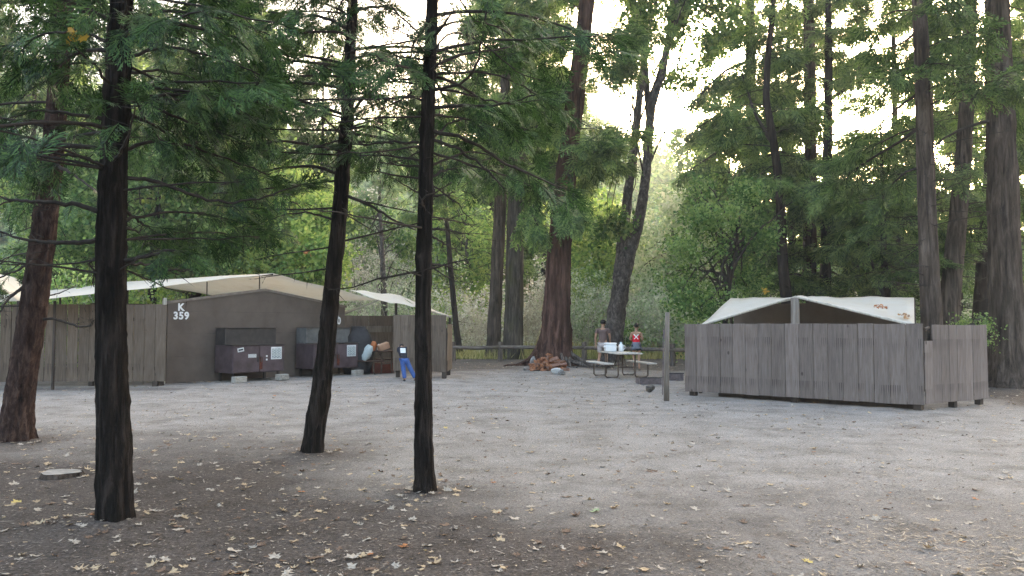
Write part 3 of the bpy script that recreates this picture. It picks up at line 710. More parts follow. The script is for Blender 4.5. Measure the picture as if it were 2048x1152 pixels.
def trunk_mesh(name, P, r, mat, seg=26, step=.12, furrow=.05, nf=11, flare=.0, flare_h=.5, seed=0, knots=0, lobes=5):
    Q, q = resample(P, r, step); g = np.random.default_rng(seed)
    T, U, V = frames(Q); a = np.linspace(0, 2*math.pi, seg, endpoint=False); n = len(Q)
    s = np.concatenate([[0], np.cumsum(np.linalg.norm(np.diff(Q, axis=0), axis=1))])
    A, S = np.meshgrid(a, s); f = np.zeros_like(A)
    for k in (nf, nf+4, int(nf*1.7), 3):
        ph, fr = g.uniform(0, 6.28), g.uniform(.5, 1.3)
        f += np.sin(k*A+ph+1.6*np.sin(S*fr*2.2/max(.3, q[0]*3)+g.uniform(0, 6.28)))*(.6 if k > 3 else .8)
    cs = g.normal(size=(n//5+3, seg)); ci = np.arange(n)/5; c0 = ci.astype(int); f = f/2.6 + .75*(cs[c0]*(1-(ci-c0))[:, None]+cs[c0+1]*(ci-c0)[:, None]) + .2*g.normal(size=A.shape)
    rad = q[:, None]*(1+furrow*(f-1.2))
    if flare: rad = rad*(1+flare*np.exp(-S/flare_h)*(.45+.55*np.cos(lobes*A+g.uniform(0, 6.28)+.5*np.sin(2*A))))
    for _ in range(knots):
        ka, ks, kr = g.uniform(0, 6.28), g.uniform(0, s[-1]), g.uniform(.03, .07)
        dd = ((np.angle(np.exp(1j*(A-ka)))*q[:, None])**2+(S-ks)**2)/kr**2
        rad = rad+.013*np.exp(-dd)
    Vv = Q[:, None]+rad[..., None]*(np.cos(A)[..., None]*U[:, None]+np.sin(A)[..., None]*V[:, None])
    i, j = np.meshgrid(np.arange(n-1), np.arange(seg), indexing='ij'); k = (j+1) % seg
    a0, a1, a2, a3 = i*seg+j, i*seg+k, (i+1)*seg+k, (i+1)*seg+j
    F = np.concatenate([np.stack([a0, a1, a2], -1).reshape(-1, 3), np.stack([a0, a2, a3], -1).reshape(-1, 3)])
    return tri_mesh(name, Vv.reshape(-1, 3)-P0off(P), F, mat, True), Q, q
def P0off(P): return np.array([P[0][0], P[0][1], 0.0])
def at_z(Q, q, z):
    z = np.clip(z, Q[0, 2], Q[-1, 2]-.01); i = int(np.clip(np.searchsorted(Q[:, 2], z)-1, 0, len(Q)-2))
    u = (z-Q[i, 2])/max(1e-6, Q[i+1, 2]-Q[i, 2]); return Q[i]*(1-u)+Q[i+1]*u, q[i]*(1-u)+q[i+1]*u
def bough(p, az, L, e0, droop, r, n=8, wig=.06):
    t = np.linspace(0, 1, n); a = az+np.cumsum(r.normal(0, wig, n))-0
    d = np.stack([np.cos(a), np.sin(a)], 1)*L/(n-1); xy = np.concatenate([[[0, 0]], np.cumsum(d[:-1], axis=0)])
    z = L*(e0*t-droop*t**2+.42*droop*t**4)+np.cumsum(r.normal(0, .012*L, n))*t
    return np.concatenate([p[:2]+xy, (p[2]+z)[:, None]], 1)
def bough_sprays(B_, r, size, acc, t0=.25, dens=1.0, side=.36, roll=.5, droop=.45):
    """sprays on alternate side twigs along a bough; acc = (O, X, Z, S, twigs)"""
    O, X, Z, S, tw = acc; n = len(B_); L = np.linalg.norm(np.diff(B_, axis=0), axis=1).sum()
    m = max(3, int(L*5.2*dens)); sg = 1
    for k in range(m):
        t = t0+(1-t0)*(k+r.uniform(0, .8))/m; f = min(t, .999)*(n-1); i = int(f); p = B_[i]*(1-(f-i))+B_[i+1]*(f-i)
        d = B_[min(i+1, n-1)]-B_[max(i-1, 0)]; d = d/np.linalg.norm(d); sg = -sg
        a = sg*r.uniform(.6, 1.25); dh = np.array([d[0]*math.cos(a)-d[1]*math.sin(a), d[0]*math.sin(a)+d[1]*math.cos(a), d[2]-r.uniform(0, .25)])
        l = side*L*(1.1-.75*t)*r.uniform(.5, 1.15)+.08; q = p+dh*l+np.array([0, 0, -.18*l]); tw.append((p, q))
        for u in ((.35, .7, 1.0) if l > .25 else (.6, 1.0)):
            o = p+(q-p)*u; x = dh*r.uniform(.6, 1)+d*r.uniform(0, .8)+np.array([0, 0, -droop*r.uniform(.0, 1.7)])+r.normal(0, .32, 3)
            z = np.array([0, 0, 1.])+r.normal(0, roll, 3)
            O.append(o); X.append(x); Z.append(z); S.append(size*r.uniform(.6, 1.25))
    for k in range(3):
        O.append(B_[-1]); X.append(B_[-1]-B_[-3]+r.normal(0, .12, 3)*L*.2); Z.append(np.array([0, 0, 1.])+r.normal(0, roll, 3)); S.append(size*r.uniform(.8, 1.3))
def twig_soup(tw, rad=.006):
    O = np.array([a for a, b_ in tw]); D = np.array([b_-a for a, b_ in tw]); L = np.linalg.norm(D, axis=1)
    a = np.array([0, 2.094, 4.189]); tv = np.concatenate([np.stack([np.zeros(3), np.cos(a)*.0, np.sin(a)*.0], 1), [[1, 0, 0]]])
    # width must not scale with length: build directly
    X = D/(L[:, None]+1e-9); Zr = np.cross(X, np.array([.3, .5, .8])); Zr /= np.linalg.norm(Zr, axis=1)[:, None]+1e-9; Y = np.cross(Zr, X)
    ring = O[:, None]+rad*(np.cos(a)[None, :, None]*Y[:, None]+np.sin(a)[None, :, None]*Zr[:, None])
    V = np.concatenate([ring, (O+D)[:, None]], 1); F = np.array([(0, 1, 3), (1, 2, 3), (2, 0, 3)])
    return V.reshape(-1, 3), (F[None]+(np.arange(len(O))*4)[:, None, None]).reshape(-1, 3)
def dead_twigs(B_, r, n, L0, rad=.004):
    """thin bare side twigs on a dead bough"""
    out = []
    for k in range(n):
        f = r.uniform(.15, .98)*(len(B_)-1); i = min(int(f), len(B_)-2); p = B_[i]*(1-(f-i))+B_[i+1]*(f-i)
        d = B_[i+1]-B_[i]; d /= np.linalg.norm(d)+1e-9; x = d*.7+r.normal(0, .55, 3); x /= np.linalg.norm(x); L = L0*r.uniform(.3, 1.1)
        q = p+x*L*.6; e = q+(x+r.normal(0, .3, 3))*L*.5; out += [(p, q), (q, e)]
    return out
# ---------------------------------------------------------------- conifers
def cedar(name, label, px, Y, top, bark, needles, z0, z1, nb, L, lod=1, size=.5, seed=0, furrow=.07, flare=.25, group=None, extra=(), each=False, nf=11, seg=26, step=.14,
          az=None, dens=1.0, roll=.5, droop=.35, dead=(0, 0, 0), pine=False, flare_h=.4, knots=0, side=.36, trunk_r_top=.03, base_only=False, prof=None, Lmin=.45):
    r = np.random.default_rng(seed); P, rad = px_path(px, Y, top, trunk_r_top)
    root = thing(name, label, 'tree', P0off(P), group=group); off = P0off(P)
    tm, Q, q = trunk_mesh('trunk', P, rad, bark, seg, step, furrow, nf, flare, flare_h, seed, knots)
    link('trunk', tm, root)
    acc = ([], [], [], [], []); limbs = []
    for k in range(nb):
        u = (k+r.uniform(0, 1))/nb; z = z0+(z1-z0)*u; p, pr = at_z(Q, q, z)
        a = (r.uniform(0, 6.283) if az is None else r.choice(az)+r.normal(0, .5)); hf = (z-z0)/max(.1, (top-z0))
        l = L*(1-.75*hf)*r.uniform(.6, 1.15) if prof is None else L*prof(hf)*r.uniform(.6, 1.15)
        l = max(l, Lmin)
        B_ = bough(p, a, l, r.uniform(-.05, .28)+.25*hf, droop*r.uniform(.6, 1.5), r)
        limbs.append((B_, max(.006, min(pr*.4, .0085*l+.004)))); bough_sprays(B_, r, size, acc, r.uniform(.15, .35), dens, side, roll)
    for e in extra:                                            # boughs traced from the photograph: (points px, dY at the tip, radius px, sprays?, spray start)
        pts, dY, wpx, lv = e[:4]; n = len(pts)
        Bp = np.array([W(x, y, Y+dY*(i/(n-1))**1.0) for i, (x, y) in enumerate(pts)])
        s = np.linspace(0, n-1, max(8, 4*n)); B_ = np.stack([np.interp(s, np.arange(n), Bp[:, i]) for i in range(3)], 1)
        for _ in range(2): B_[1:-1] = (B_[:-2]+2*B_[1:-1]+B_[2:])/4
        B_[1:-1] += r.normal(0, .006, B_[1:-1].shape)
        limbs.append((B_, wpx*Y/FOC/2))
        if lv > 0: bough_sprays(B_, r, size, acc, e[4] if len(e) > 4 else .3, dens*lv, side, roll)
        else: acc[4].extend(dead_twigs(B_, r, 10, .32))
    nd, dz0, dz1 = dead
    for k in range(nd):
        z = r.uniform(dz0, dz1); p, pr = at_z(Q, q, z); l = L*r.uniform(.25, .8)
        B_ = bough(p, r.uniform(0, 6.283), l, r.uniform(-.25, .3), r.uniform(-.1, .25), r, wig=.14)
        limbs.append((B_, .007+.004*l)); acc[4].extend(dead_twigs(B_, r, int(6+4*l), .35*max(.6, l*.5)))
    if each:
        for B_, w in limbs:
            rr = w*np.linspace(1, .25, len(B_))**.8; mb = MB(); v, f = tube_np(B_-off, rr, 6); mb.add(v, f)
            link('branch', mb.mesh('branch', M['twig'] if bark is not M['bark_red'] else M['twig'], True), root)
        tv, tf = twig_soup(acc[4], .005); link('twigs', tri_mesh('twigs', tv-off, tf, M['twig']), root)['kind'] = 'stuff'
    else:
        parts = []
        for B_, w in limbs:
            v, f = tube_np(B_, w*np.linspace(1, .25, len(B_)), 5); parts.append((v, quads_to_tris(f)))
        if acc[4]: parts.append(twig_soup(acc[4], .009 if lod == 1 else .016))
        V, F = join(parts); link('limbs', tri_mesh('limbs', V-off, F, M['twig']), root)['kind'] = 'stuff'
    temps = PINE if pine else (SPRAY0, SPRAY1, SPRAY2)[lod]
    V, F = multi_scatter(temps, *acc[:4], r)
    link('crown', tri_mesh('crown', V-off, F, needles), root)
    return root, Q, q
# four young cedars in the foreground
pi = math.pi
cedar('cedar_tree', 'red-brown leaning cedar at the left edge, in front of the board fence', [(28,882,78),(36,820,62),(48,740,58),(66,620,56),(80,520,52),(96,400,48),(108,280,44),(118,160,40),(128,40,36)], G(30, 882)[1], 11.5,
      M['bark_red'], M['needles_near'], 4.1, 10.5, 46, 2.3, 0, .33, 101, .06, .30, each=True, nf=9, knots=60, step=.035, seg=56, flare_h=.14, side=.3,
      extra=[([(80,635),(120,640),(160,655),(182,652),(188,640)], -.3, 6, 0), ([(45,575),(15,600),(-10,640)], -.6, 7, 0), ([(110,330),(150,350),(200,390)], -1.5, 8, .3),
             ([(98,380),(50,392),(0,410)], -.8, 8, .5), ([(112,250),(60,238),(0,250)], -.8, 8, 1), ([(118,200),(170,190),(240,215),(300,250)], -.6, 8, 1), ([(70,520),(35,540),(-10,560)], .6, 7, 1)], dead=(10, 1.8, 4.4))
cedar('cedar_tree', 'thick black-barked cedar nearest the camera on the left, front of the stump', [(232,1042,80),(231,1000,74),(228,900,72),(224,760,66),(222,620,63),(222,500,63),(226,360,60),(232,220,54),(238,100,50),(244,0,46)], G(232, 1042)[1], 9.5,
      M['bark_black'], M['needles_near'], 3.05, 8.8, 66, 1.9, 0, .27, 102, .06, .24, each=True, nf=10, knots=40, step=.035, seg=56, flare_h=.14, side=.3,
      extra=[([(205,478),(150,488),(100,486),(50,478),(-10,462)], .2, 11, 0), ([(205,424),(150,408),(80,404),(30,400),(-10,394)], .2, 11, 0), ([(205,330),(160,312),(100,305),(40,310)], -.3, 8, .8),
             ([(248,520),(300,514),(330,500),(352,502)], -.3, 9, .5, .6), ([(250,524),(300,530),(345,540),(372,542)], .5, 7, 0), ([(250,422),(275,440),(300,458)], .4, 8, .4, .8), ([(250,455),(280,465)], .4, 7, 0),
             ([(255,356),(310,360),(360,380),(420,402),(470,405),(520,398),(600,370)], .6, 9, 1, .55), ([(250,300),(300,280),(380,290),(460,320),(540,350)], .9, 8, 1, .35), ([(250,440),(320,425),(400,425),(480,445),(520,460)], 1.6, 7, 1.1, .3),
             ([(250,200),(330,190),(420,190),(500,240)], .3, 9, 1.1, .2), ([(215,240),(160,230),(90,220),(20,235)], -.3, 9, 1.1, .2), ([(250,480),(320,470),(400,462),(470,470)], 1.3, 6, 1.2, .3), ([(225,180),(190,130),(150,95)], -.6, 8, 1, .2),
             ([(222,330),(245,300),(262,260),(270,210)], -.9, 7, 1, .4), ([(240,120),(330,90),(430,110),(520,150)], .2, 8, 1.3, .15), ([(240,60),(320,20),(430,30),(540,70)], .5, 8, 1.3, .15), ([(236,150),(300,140),(380,150),(450,200)], 1.2, 8, 1.3, .15), ([(230,90),(160,60),(80,70),(10,100)], .3, 8, 1.3, .15), ([(235,170),(340,230),(430,260),(500,290)], 1.0, 8, 1.3, .2)], dead=(14, 1.9, 3.2))
cedar('cedar_tree', 'slim dark cedar with a curved lean, in front of the right storage locker', [(622,908,50),(627,880,45),(640,800,44),(654,680,38),(664,580,36),(674,480,34),(684,370,32),(693,250,29),(700,120,25),(706,0,21)], G(621, 908)[1], 10.5,
      M['bark_black'], M['needles_near'], 3.9, 9.8, 62, 2.3, 0, .31, 103, .06, .2, each=True, nf=9, knots=40, step=.035, seg=56, flare_h=.14, side=.3,
      extra=[([(695,392),(740,410),(785,440),(832,460)], -1.2, 7, 0), ([(690,395),(750,408),(830,425)], -1.0, 5, 0), ([(668,440),(620,425),(575,428),(530,440)], .4, 5, .3, .7), ([(680,300),(620,290),(560,280),(480,300)], -.8, 8, 1.1, .25),
             ([(688,350),(620,330),(540,340),(440,370)], .4, 8, 1.1, .25), ([(690,230),(600,200),(520,210)], .2, 8, 1.1, .2), ([(698,285),(760,283),(830,286)], -.9, 6, .5, .3), ([(690,260),(740,250),(790,270)], -.5, 7, 1, .2), ([(700,150),(620,120),(540,130),(460,170)], .3, 8, 1.3, .15), ([(704,60),(640,30),(560,40),(480,80)], .6, 8, 1.3, .15), ([(702,100),(760,90),(820,130)], .4, 7, 1.2, .15), ([(696,200),(760,190),(810,220)], .8, 7, 1.2, .15), ([(706,20),(770,10),(830,40)], .8, 7, 1.2, .15)], dead=(18, 2.2, 4.6))
cedar('cedar_tree', 'straight slender black cedar in the middle foreground with many bare dead branches', [(850,987,48),(849,950,44),(847,850,39),(846,700,36),(847,560,35),(850,420,33),(854,280,31),(859,140,29),(865,0,26)], G(850, 987)[1], 10.0,
      M['bark_black'], M['needles_near'], 3.9, 9.4, 50, 1.8, 0, .26, 104, .055, .24, each=True, nf=9, knots=50, step=.035, seg=56, flare_h=.14, side=.3,
      extra=[([(868,180),(930,165),(955,130),(968,60),(975,0)], -.4, 7, 0), ([(868,132),(930,105),(1000,100),(1060,80)], .8, 7, .5, .5), ([(866,105),(900,60),(960,80),(1040,150),(1100,165)], .3, 5, 0), ([(868,175),(940,190),(1010,210),(1080,200)], .5, 6, 1, .3),
             ([(866,262),(930,275),(990,315),(1060,350),(1130,378)], .4, 9, .5, .6), ([(866,280),(920,300),(970,335),(1010,378)], .2, 8, 0), ([(866,215),(940,212),(1000,210),(1070,190)], -.3, 8, .9, .3), ([(866,275),(900,245),(930,235)], .2, 6, .3),
             ([(866,352),(890,340),(915,338)], .2, 6, 0), ([(865,391),(900,390)], 0, 6, 0), ([(862,458),(900,460),(938,470)], .2, 6, 0), ([(862,470),(890,490),(915,500)], .3, 5, 0), ([(862,528),(890,532),(915,540)], .2, 6, 0), ([(836,285),(770,285),(700,290)], .3, 6, .4, .5),
             ([(838,332),(800,330),(760,325)], .2, 5, 0), ([(848,75),(810,40),(780,10)], .2, 6, .4, .4), ([(846,118),(800,112),(740,120)], .4, 5, .8, .2), ([(866,305),(940,330),(1010,350),(1110,395)], .6, 5, .5, .5), ([(866,372),(920,410),(950,450)], .5, 4, 0), ([(866,230),(930,235),(1000,260),(1060,300)], 1.0, 6, 1.2, .2), ([(864,60),(920,40),(990,50),(1050,90)], .8, 6, 1.2, .2), ([(866,150),(960,140),(1050,170),(1110,220)], 1.2, 6, 1.2, .25), ([(852,200),(800,190),(740,215)], .6, 6, 1.1, .2), ([(866,330),(940,300),(1010,320),(1080,360)], 1.4, 5, 1.1, .3)], dead=(26, 2.0, 4.4))
# ---------------------------------------------------------------- the big cedar behind the clearing, with its roots
yb = 30.4
bigt, bq, br = cedar('cedar_tree', 'massive red-brown cedar with flared roots behind the firewood heap', [(1108,742,104),(1108,725,92),(1110,690,74),(1112,640,62),(1114,580,58),(1119,500,53),(1126,400,49),(1138,300,45),(1150,200,41),(1163,100,38),(1174,0,34)], yb, 27,
      M['bark_cedar'], M['needles_mid'], 7.5, 24, 60, 3.6, 1, .85, 110, .07, .35, nf=13, seg=56, step=.1, flare_h=.5, side=.32,
      extra=[([(1140,240),(1080,250),(1020,270)], -2, 8, 1.2, .2), ([(1135,300),(1180,310),(1220,290)], -2, 8, 1.2, .2), ([(1128,360),(1090,380),(1060,420),(1075,450)], -1.5, 8, .8, .3), ([(1128,330),(1150,380),(1140,430)], -2.0, 7, 1.2, .3), ([(1145,190),(1100,150),(1060,170)], -1.5, 8, 1.3, .1)])
r = np.random.default_rng(5)
M['root_pale'] = bark_mat('root_pale', [(.03,.024,.02), (.13,.108,.095), (.26,.23,.205)], scale=16, bump=1.0)
for k, (a, L) in enumerate([(-2.9, 1.3), (-2.5, 1.0), (-1.95, .9), (-1.5, .8), (-1.15, 1.2), (-.85, 1.5), (-.6, 1.9), (-.35, 1.5), (-.1, 1.2), (-.72, 1.3), (-.98, 1.0), (.5, 1.0), (2.6, 1.1), (1.5, .9)]):
    t = np.linspace(0, 1, 9); base = np.array([bq[0][0], bq[0][1], 0]); a2 = a+np.cumsum(r.normal(0, .07, 9))
    rr = .62+L*t; z = .5*np.exp(-3.4*t)*r.uniform(.6, 1.1)+.06*(1-t)+.03
    pts = np.stack([base[0]+rr*np.cos(a2), base[1]+rr*np.sin(a2)*.9, z+.03*np.sin(9*t+k)], 1)
    link('root', MB().add(*tube_np(pts-np.array(bigt.location), .085*(1-.7*t)*r.uniform(.7, 1.1), 8)).mesh('root', M['root_pale'] if -1.3 < a < -.2 else M['bark_cedar'], True), bigt)
cedar('cedar_tree', 'dark straight trunk just left of the mossy grey trunk at the rail fence', [(985,716,38),(987,690,31),(990,620,29),(995,520,28),(1000,420,27),(1006,300,25),(1012,150,22),(1016,0,20)], 39.0, 24, M['bark_brown'], M['needles_mid'], 8.5, 23, 34, 3.4, 1, .85, 111, .05, .12, dead=(18, 3, 9), dens=.8)
cedar('cedar_tree', 'thick grey mossy cedar trunk between the dark trunk and the massive red cedar', [(1026,716,52),(1027,690,46),(1028,640,43),(1030,520,39),(1033,400,38),(1037,260,36),(1042,120,33),(1046,0,30)], 38.0, 27, M['bark_grey'], M['needles_mid'], 9.5, 26, 34, 3.5, 1, .85, 112, .06, .12, nf=14, dead=(10, 5, 10), dens=.8)
cedar('young_conifer', 'thin bare leaning young conifer beyond the fence, left of the dark trunk', [(920,716,17),(912,650,13),(903,560,12),(896,470,10),(889,400,8)], 40.0, 13, M['bark_dark'], M['needles_mid'], 6.8, 12.8, 26, 2.2, 1, .6, 113, .03, .2, dead=(40, 1.0, 7.5), seg=10)
# right-hand group
cedar('cedar_tree', 'very thick fissured cedar trunk at the right edge with flared base', [(2024,774,120),(2020,745,96),(2017,700,78),(2014,640,70),(2010,540,66),(2006,420,62),(2002,280,58),(1998,140,53),(1994,0,48)], 21.0, 24, M['bark_brown'], M['needles_dark'], 7.0, 22, 30, 3.0, 1, .7, 120, .06, .3, nf=14, seg=44, extra=[([(1985,240),(1930,255),(1880,280),(1850,320)], -.5, 8, 0), ([(1980,70),(1940,80),(1890,70)], -1, 7, .8)])
cedar('cedar_tree', 'tall straight grey-brown trunk rising behind the corner of the grey fence', [(1868,790,48),(1866,700,46),(1862,620,43),(1857,500,40),(1852,360,37),(1848,200,34),(1841,60,31),(1838,0,30)], 19.5, 21, M['bark_brown'], M['needles_dark'], 6.2, 20, 32, 2.6, 1, .62, 121, .04, .15, nf=9, dead=(34, 2.5, 8), extra=[([(1845,180),(1790,220),(1740,270)], 2, 7, .8, .4), ([(1846,250),(1790,290),(1720,330),(1670,380)], 3, 8, .6, .5), ([(1842,60),(1800,90),(1750,100)], 2, 6, .9, .3), ([(1844,130),(1800,140),(1760,180)], 1, 6, .9, .3), ([(1840,20),(1790,20),(1740,50)], 1, 6, .9, .3), ([(1848,330),(1800,350),(1760,400)], 1, 6, .8, .3)])
cedar('cedar_tree', 'dark trunk leaning right behind the tall straight trunk at the fence corner', [(1893,760,46),(1897,640,43),(1905,540,40),(1918,420,36),(1928,300,33),(1935,180,30),(1940,60,27)], 25.0, 22, M['bark_brown'], M['needles_dark'], 4.6, 20, 34, 2.8, 1, .7, 122, .05, .2, dead=(26, 2, 6))
cedar('cedar_tree', 'shadowy trunk half hidden behind the very thick trunk at the right edge', [(1955,760,40),(1962,640,36),(1972,500,32),(1982,350,29),(1990,200,26)], 29.0, 20, M['bark_dark'], M['needles_mid'], 3.4, 19, 32, 2.8, 1, .75, 123, .05, .2, dead=(16, 1.5, 5))
cedar('cedar_tree', 'dark crooked trunk just left of the log post of the canvas shelter', [(1576,720,30),(1573,600,25),(1565,520,23),(1562,440,21),(1560,380,20),(1548,290,17),(1532,200,15),(1535,120,13),(1545,30,11)], 30.0, 17, M['bark_dark'], M['needles_mid'], 6.2, 16, 26, 2.6, 1, .75, 124, .05, .2, dead=(14, 3, 8), extra=[([(1548,290),(1510,230),(1485,150)], .5, 10, .5, .6)])
cedar('cedar_tree', 'broad straight cedar trunk behind the ridge of the canvas shelter', [(1617,720,34),(1618,590,30),(1620,450,28),(1621,300,27),(1620,150,25),(1617,0,23)], 34.0, 24, M['bark_brown'], M['needles_mid'], 3.6, 22, 44, 3.4, 1, .85, 125, .05, .2, dens=.75, extra=[([(1620,330),(1560,300),(1500,330)], -2, 8, 1, .2), ([(1620,480),(1560,480),(1520,520)], -2, 7, 1, .2), ([(1621,520),(1680,500),(1730,530)], -2, 7, 1, .2), ([(1620,400),(1560,390),(1490,420)], -2, 7, 1.3, .15), ([(1620,420),(1680,400),(1750,420)], -1, 7, 1.3, .15), ([(1620,280),(1570,250),(1510,270)], -1, 7, 1.2, .2), ([(1620,560),(1590,545),(1545,560)], -3, 6, 1.4, .1), ([(1620,550),(1660,540),(1710,570)], -3, 6, 1.4, .1), ([(1618,120),(1570,90),(1520,110)], -1, 7, 1.2, .2)])
cedar('cedar_tree', 'slimmer dark cedar right of the broad trunk, against the evening glow', [(1650,720,26),(1651,560,23),(1653,400,21),(1656,250,19),(1657,100,17)], 32.0, 19, M['bark_dark'], M['needles_blue'], 2.6, 18, 40, 3.2, 1, .85, 126, .05, .2, dens=.75, dead=(14, 2, 6), extra=[([(1656,200),(1690,180),(1740,100),(1780,40)], -2, 9, .3, .6), ([(1655,350),(1720,320),(1790,250)], -3, 8, .8, .4), ([(1655,430),(1720,400),(1800,420)], -2, 7, 1.3, .15), ([(1654,500),(1720,480),(1800,510)], -1, 7, 1.3, .15), ([(1655,370),(1740,360),(1810,390)], -2, 7, 1.2, .2)])
cedar('young_conifer', 'small dark double-stemmed conifer right of the shelter peak', [(1776,720,18),(1774,590,15),(1768,520,13),(1766,420,10),(1764,340,7)], 27.0, 8.5, M['bark_dark'], M['needles_blue'], 2.0, 8.2, 34, 2.6, 1, .65, 127, .04, .2, extra=[([(1774,600),(1757,570),(1742,520),(1735,480)], .3, 9, .2, .8)], dead=(26, 1.6, 4.0))
cedar('cedar_tree', 'far dark fir trunk between the forked oak and the shelter', [(1506,715,30),(1506,590,26),(1504,400,24),(1502,200,22),(1500,0,20)], 44.0, 26, M['bark_dark'], M['needles_blue'], 9.0, 25, 40, 3.6, 2, 1.0, 128, .04, .2, dead=(26, 5, 14), extra=[([(1503,120),(1450,140),(1400,190)], -2, 8, 1.2, .2), ([(1504,200),(1450,220),(1390,260)], -2, 8, 1.2, .2), ([(1505,280),(1440,300),(1380,340)], -2, 8, 1.0, .2), ([(1503,60),(1460,60),(1420,100)], 0, 8, 1.2, .2), ([(1505,340),(1440,380),(1390,400)], -2, 8, 1.0, .3)])
cedar('cedar_tree', 'dim cedar trunk rising behind the cabin roof ridge', [(388,715,36),(387,560,32),(386,400,30),(384,200,27)], 36.0, 24, M['bark_dark'], M['needles_mid'], 5.0, 23, 70, 4.6, 1, .95, 129, .05, .2)
cedar('cedar_tree', 'tall airy cedar behind the crooked trunk at the upper right', [(1585,712,18),(1584,560,16),(1582,400,14)], 48.0, 27, M['bark_dark'], M['needles_mid'], 7.0, 26.5, 70, 3.6, 1, .9, 130, .04, .15, seg=12, dens=.6, prof=lambda h: 1-.55*h)
cedar('cedar_tree', 'tall airy cedar between the evening glow and the tall straight trunk', [(1795,712,20),(1794,560,17),(1792,400,15)], 40.0, 25, M['bark_dark'], M['needles_dark'], 5.0, 24.5, 76, 3.4, 1, .85, 131, .04, .15, seg=12, dens=.6, prof=lambda h: 1-.5*h)
cedar('cedar_tree', 'slender hazy cedar right of the dark leaning trunk', [(1915,712,20),(1917,560,17),(1919,400,15)], 36.0, 24, M['bark_dark'], M['needles_mid'], 4.0, 23.5, 66, 3.0, 1, .8, 132, .04, .15, seg=12, dens=.6, prof=lambda h: 1-.5*h)
# ---------------------------------------------------------------- the forked oak and other broadleaved trees
def broadleaf(name, label, stems, Y, bark, leaves, centre, rad, n, seed=0, tmpl=LEAFC, size=1.0, nl=10, group=None, limb_r=.05, seg=14):
    """stems: list of px paths (first one carries the base); crown: clusters round limbs that fill an uneven volume"""
    r = np.random.default_rng(seed); root = None; Qs = []
    for i, st in enumerate(stems):
        P = np.array([W(x, y, Y+(.3*i)) for x, y, w in st]); rr = np.array([w*.9*Y/FOC/2 for x, y, w in st])
        if i == 0:
            P[0][2] = -.06; off = P0off(P); root = thing(name, label, 'tree', off, group=group)
        Q, q = resample(P, rr, .2)
        T, U, V_ = frames(Q); a = np.linspace(0, 2*math.pi, seg, endpoint=False); g = np.random.default_rng(seed+i)
        f = 1+.05*g.normal(size=(len(Q), seg))+.05*np.sin(5*a[None]+3*np.sin(np.arange(len(Q))[:, None]*.5))
        Vv = Q[:, None]+(q[:, None]*f)[..., None]*(np.cos(a)[None, :, None]*U[:, None]+np.sin(a)[None, :, None]*V_[:, None]); nn = len(Q)
        ii, jj = np.meshgrid(np.arange(nn-1), np.arange(seg), indexing='ij'); kk = (jj+1) % seg
        F = np.concatenate([np.stack([ii*seg+jj, ii*seg+kk, (ii+1)*seg+kk], -1).reshape(-1, 3), np.stack([ii*seg+jj, (ii+1)*seg+kk, (ii+1)*seg+jj], -1).reshape(-1, 3)])
        link('trunk' if i == 0 else 'stem', tri_mesh('trunk', Vv.reshape(-1, 3)-off, F, bark, True), root); Qs.append((Q, q))
    parts, O, S, tw = [], [], [], []
    for c, rd, k in zip(centre, rad, n):
        c = np.array(c); rd = np.array(rd)
        for j in range(max(3, int(nl*k/sum(n)))):
            Q, q = Qs[r.integers(len(Qs))]; i0 = r.integers(int(len(Q)*.45), len(Q)); p = Q[i0]
            e = c+rd*r.normal(0, .45, 3); t = np.linspace(0, 1, 7)[:, None]; B_ = p*(1-t)+e*t+np.array([0, 0, .15])*np.linalg.norm(e-p)*t*(1-t)*2+r.normal(0, .03, (7, 3))*np.linalg.norm(e-p)*t
            v, f = tube_np(B_, np.linspace(limb_r, limb_r*.25, 7), 5); parts.append((v, quads_to_tris(f))); tw.extend(dead_twigs(B_, r, 8, .25*np.linalg.norm(rd)))
        # lumpy crown: sub-clumps first, then clusters about them
        m = max(6, k//14); sub = r.normal(size=(m, 3)); sub /= np.linalg.norm(sub, axis=1)[:, None]; sub = c+rd*sub*(r.uniform(.25, 1, m)**.5)[:, None]
        w = r.integers(0, m, k); O.append(sub[w]+r.normal(0, .17, (k, 3))*rd)
    O = np.concatenate(O); O = O[O[:, 2] > .15]; k = len(O); X = r.normal(size=(k, 3)); Z = r.normal(size=(k, 3))
    parts.append(twig_soup(tw, .012)); V, F = join(parts); link('limbs', tri_mesh('limbs', V-off, F, M['twig']), root)['kind'] = 'stuff'
    V, F = multi_scatter(tmpl, O, X, Z, size*r.uniform(.7, 1.4, k), r)
    link('crown', tri_mesh('crown', V-off, F, leaves), root); return root
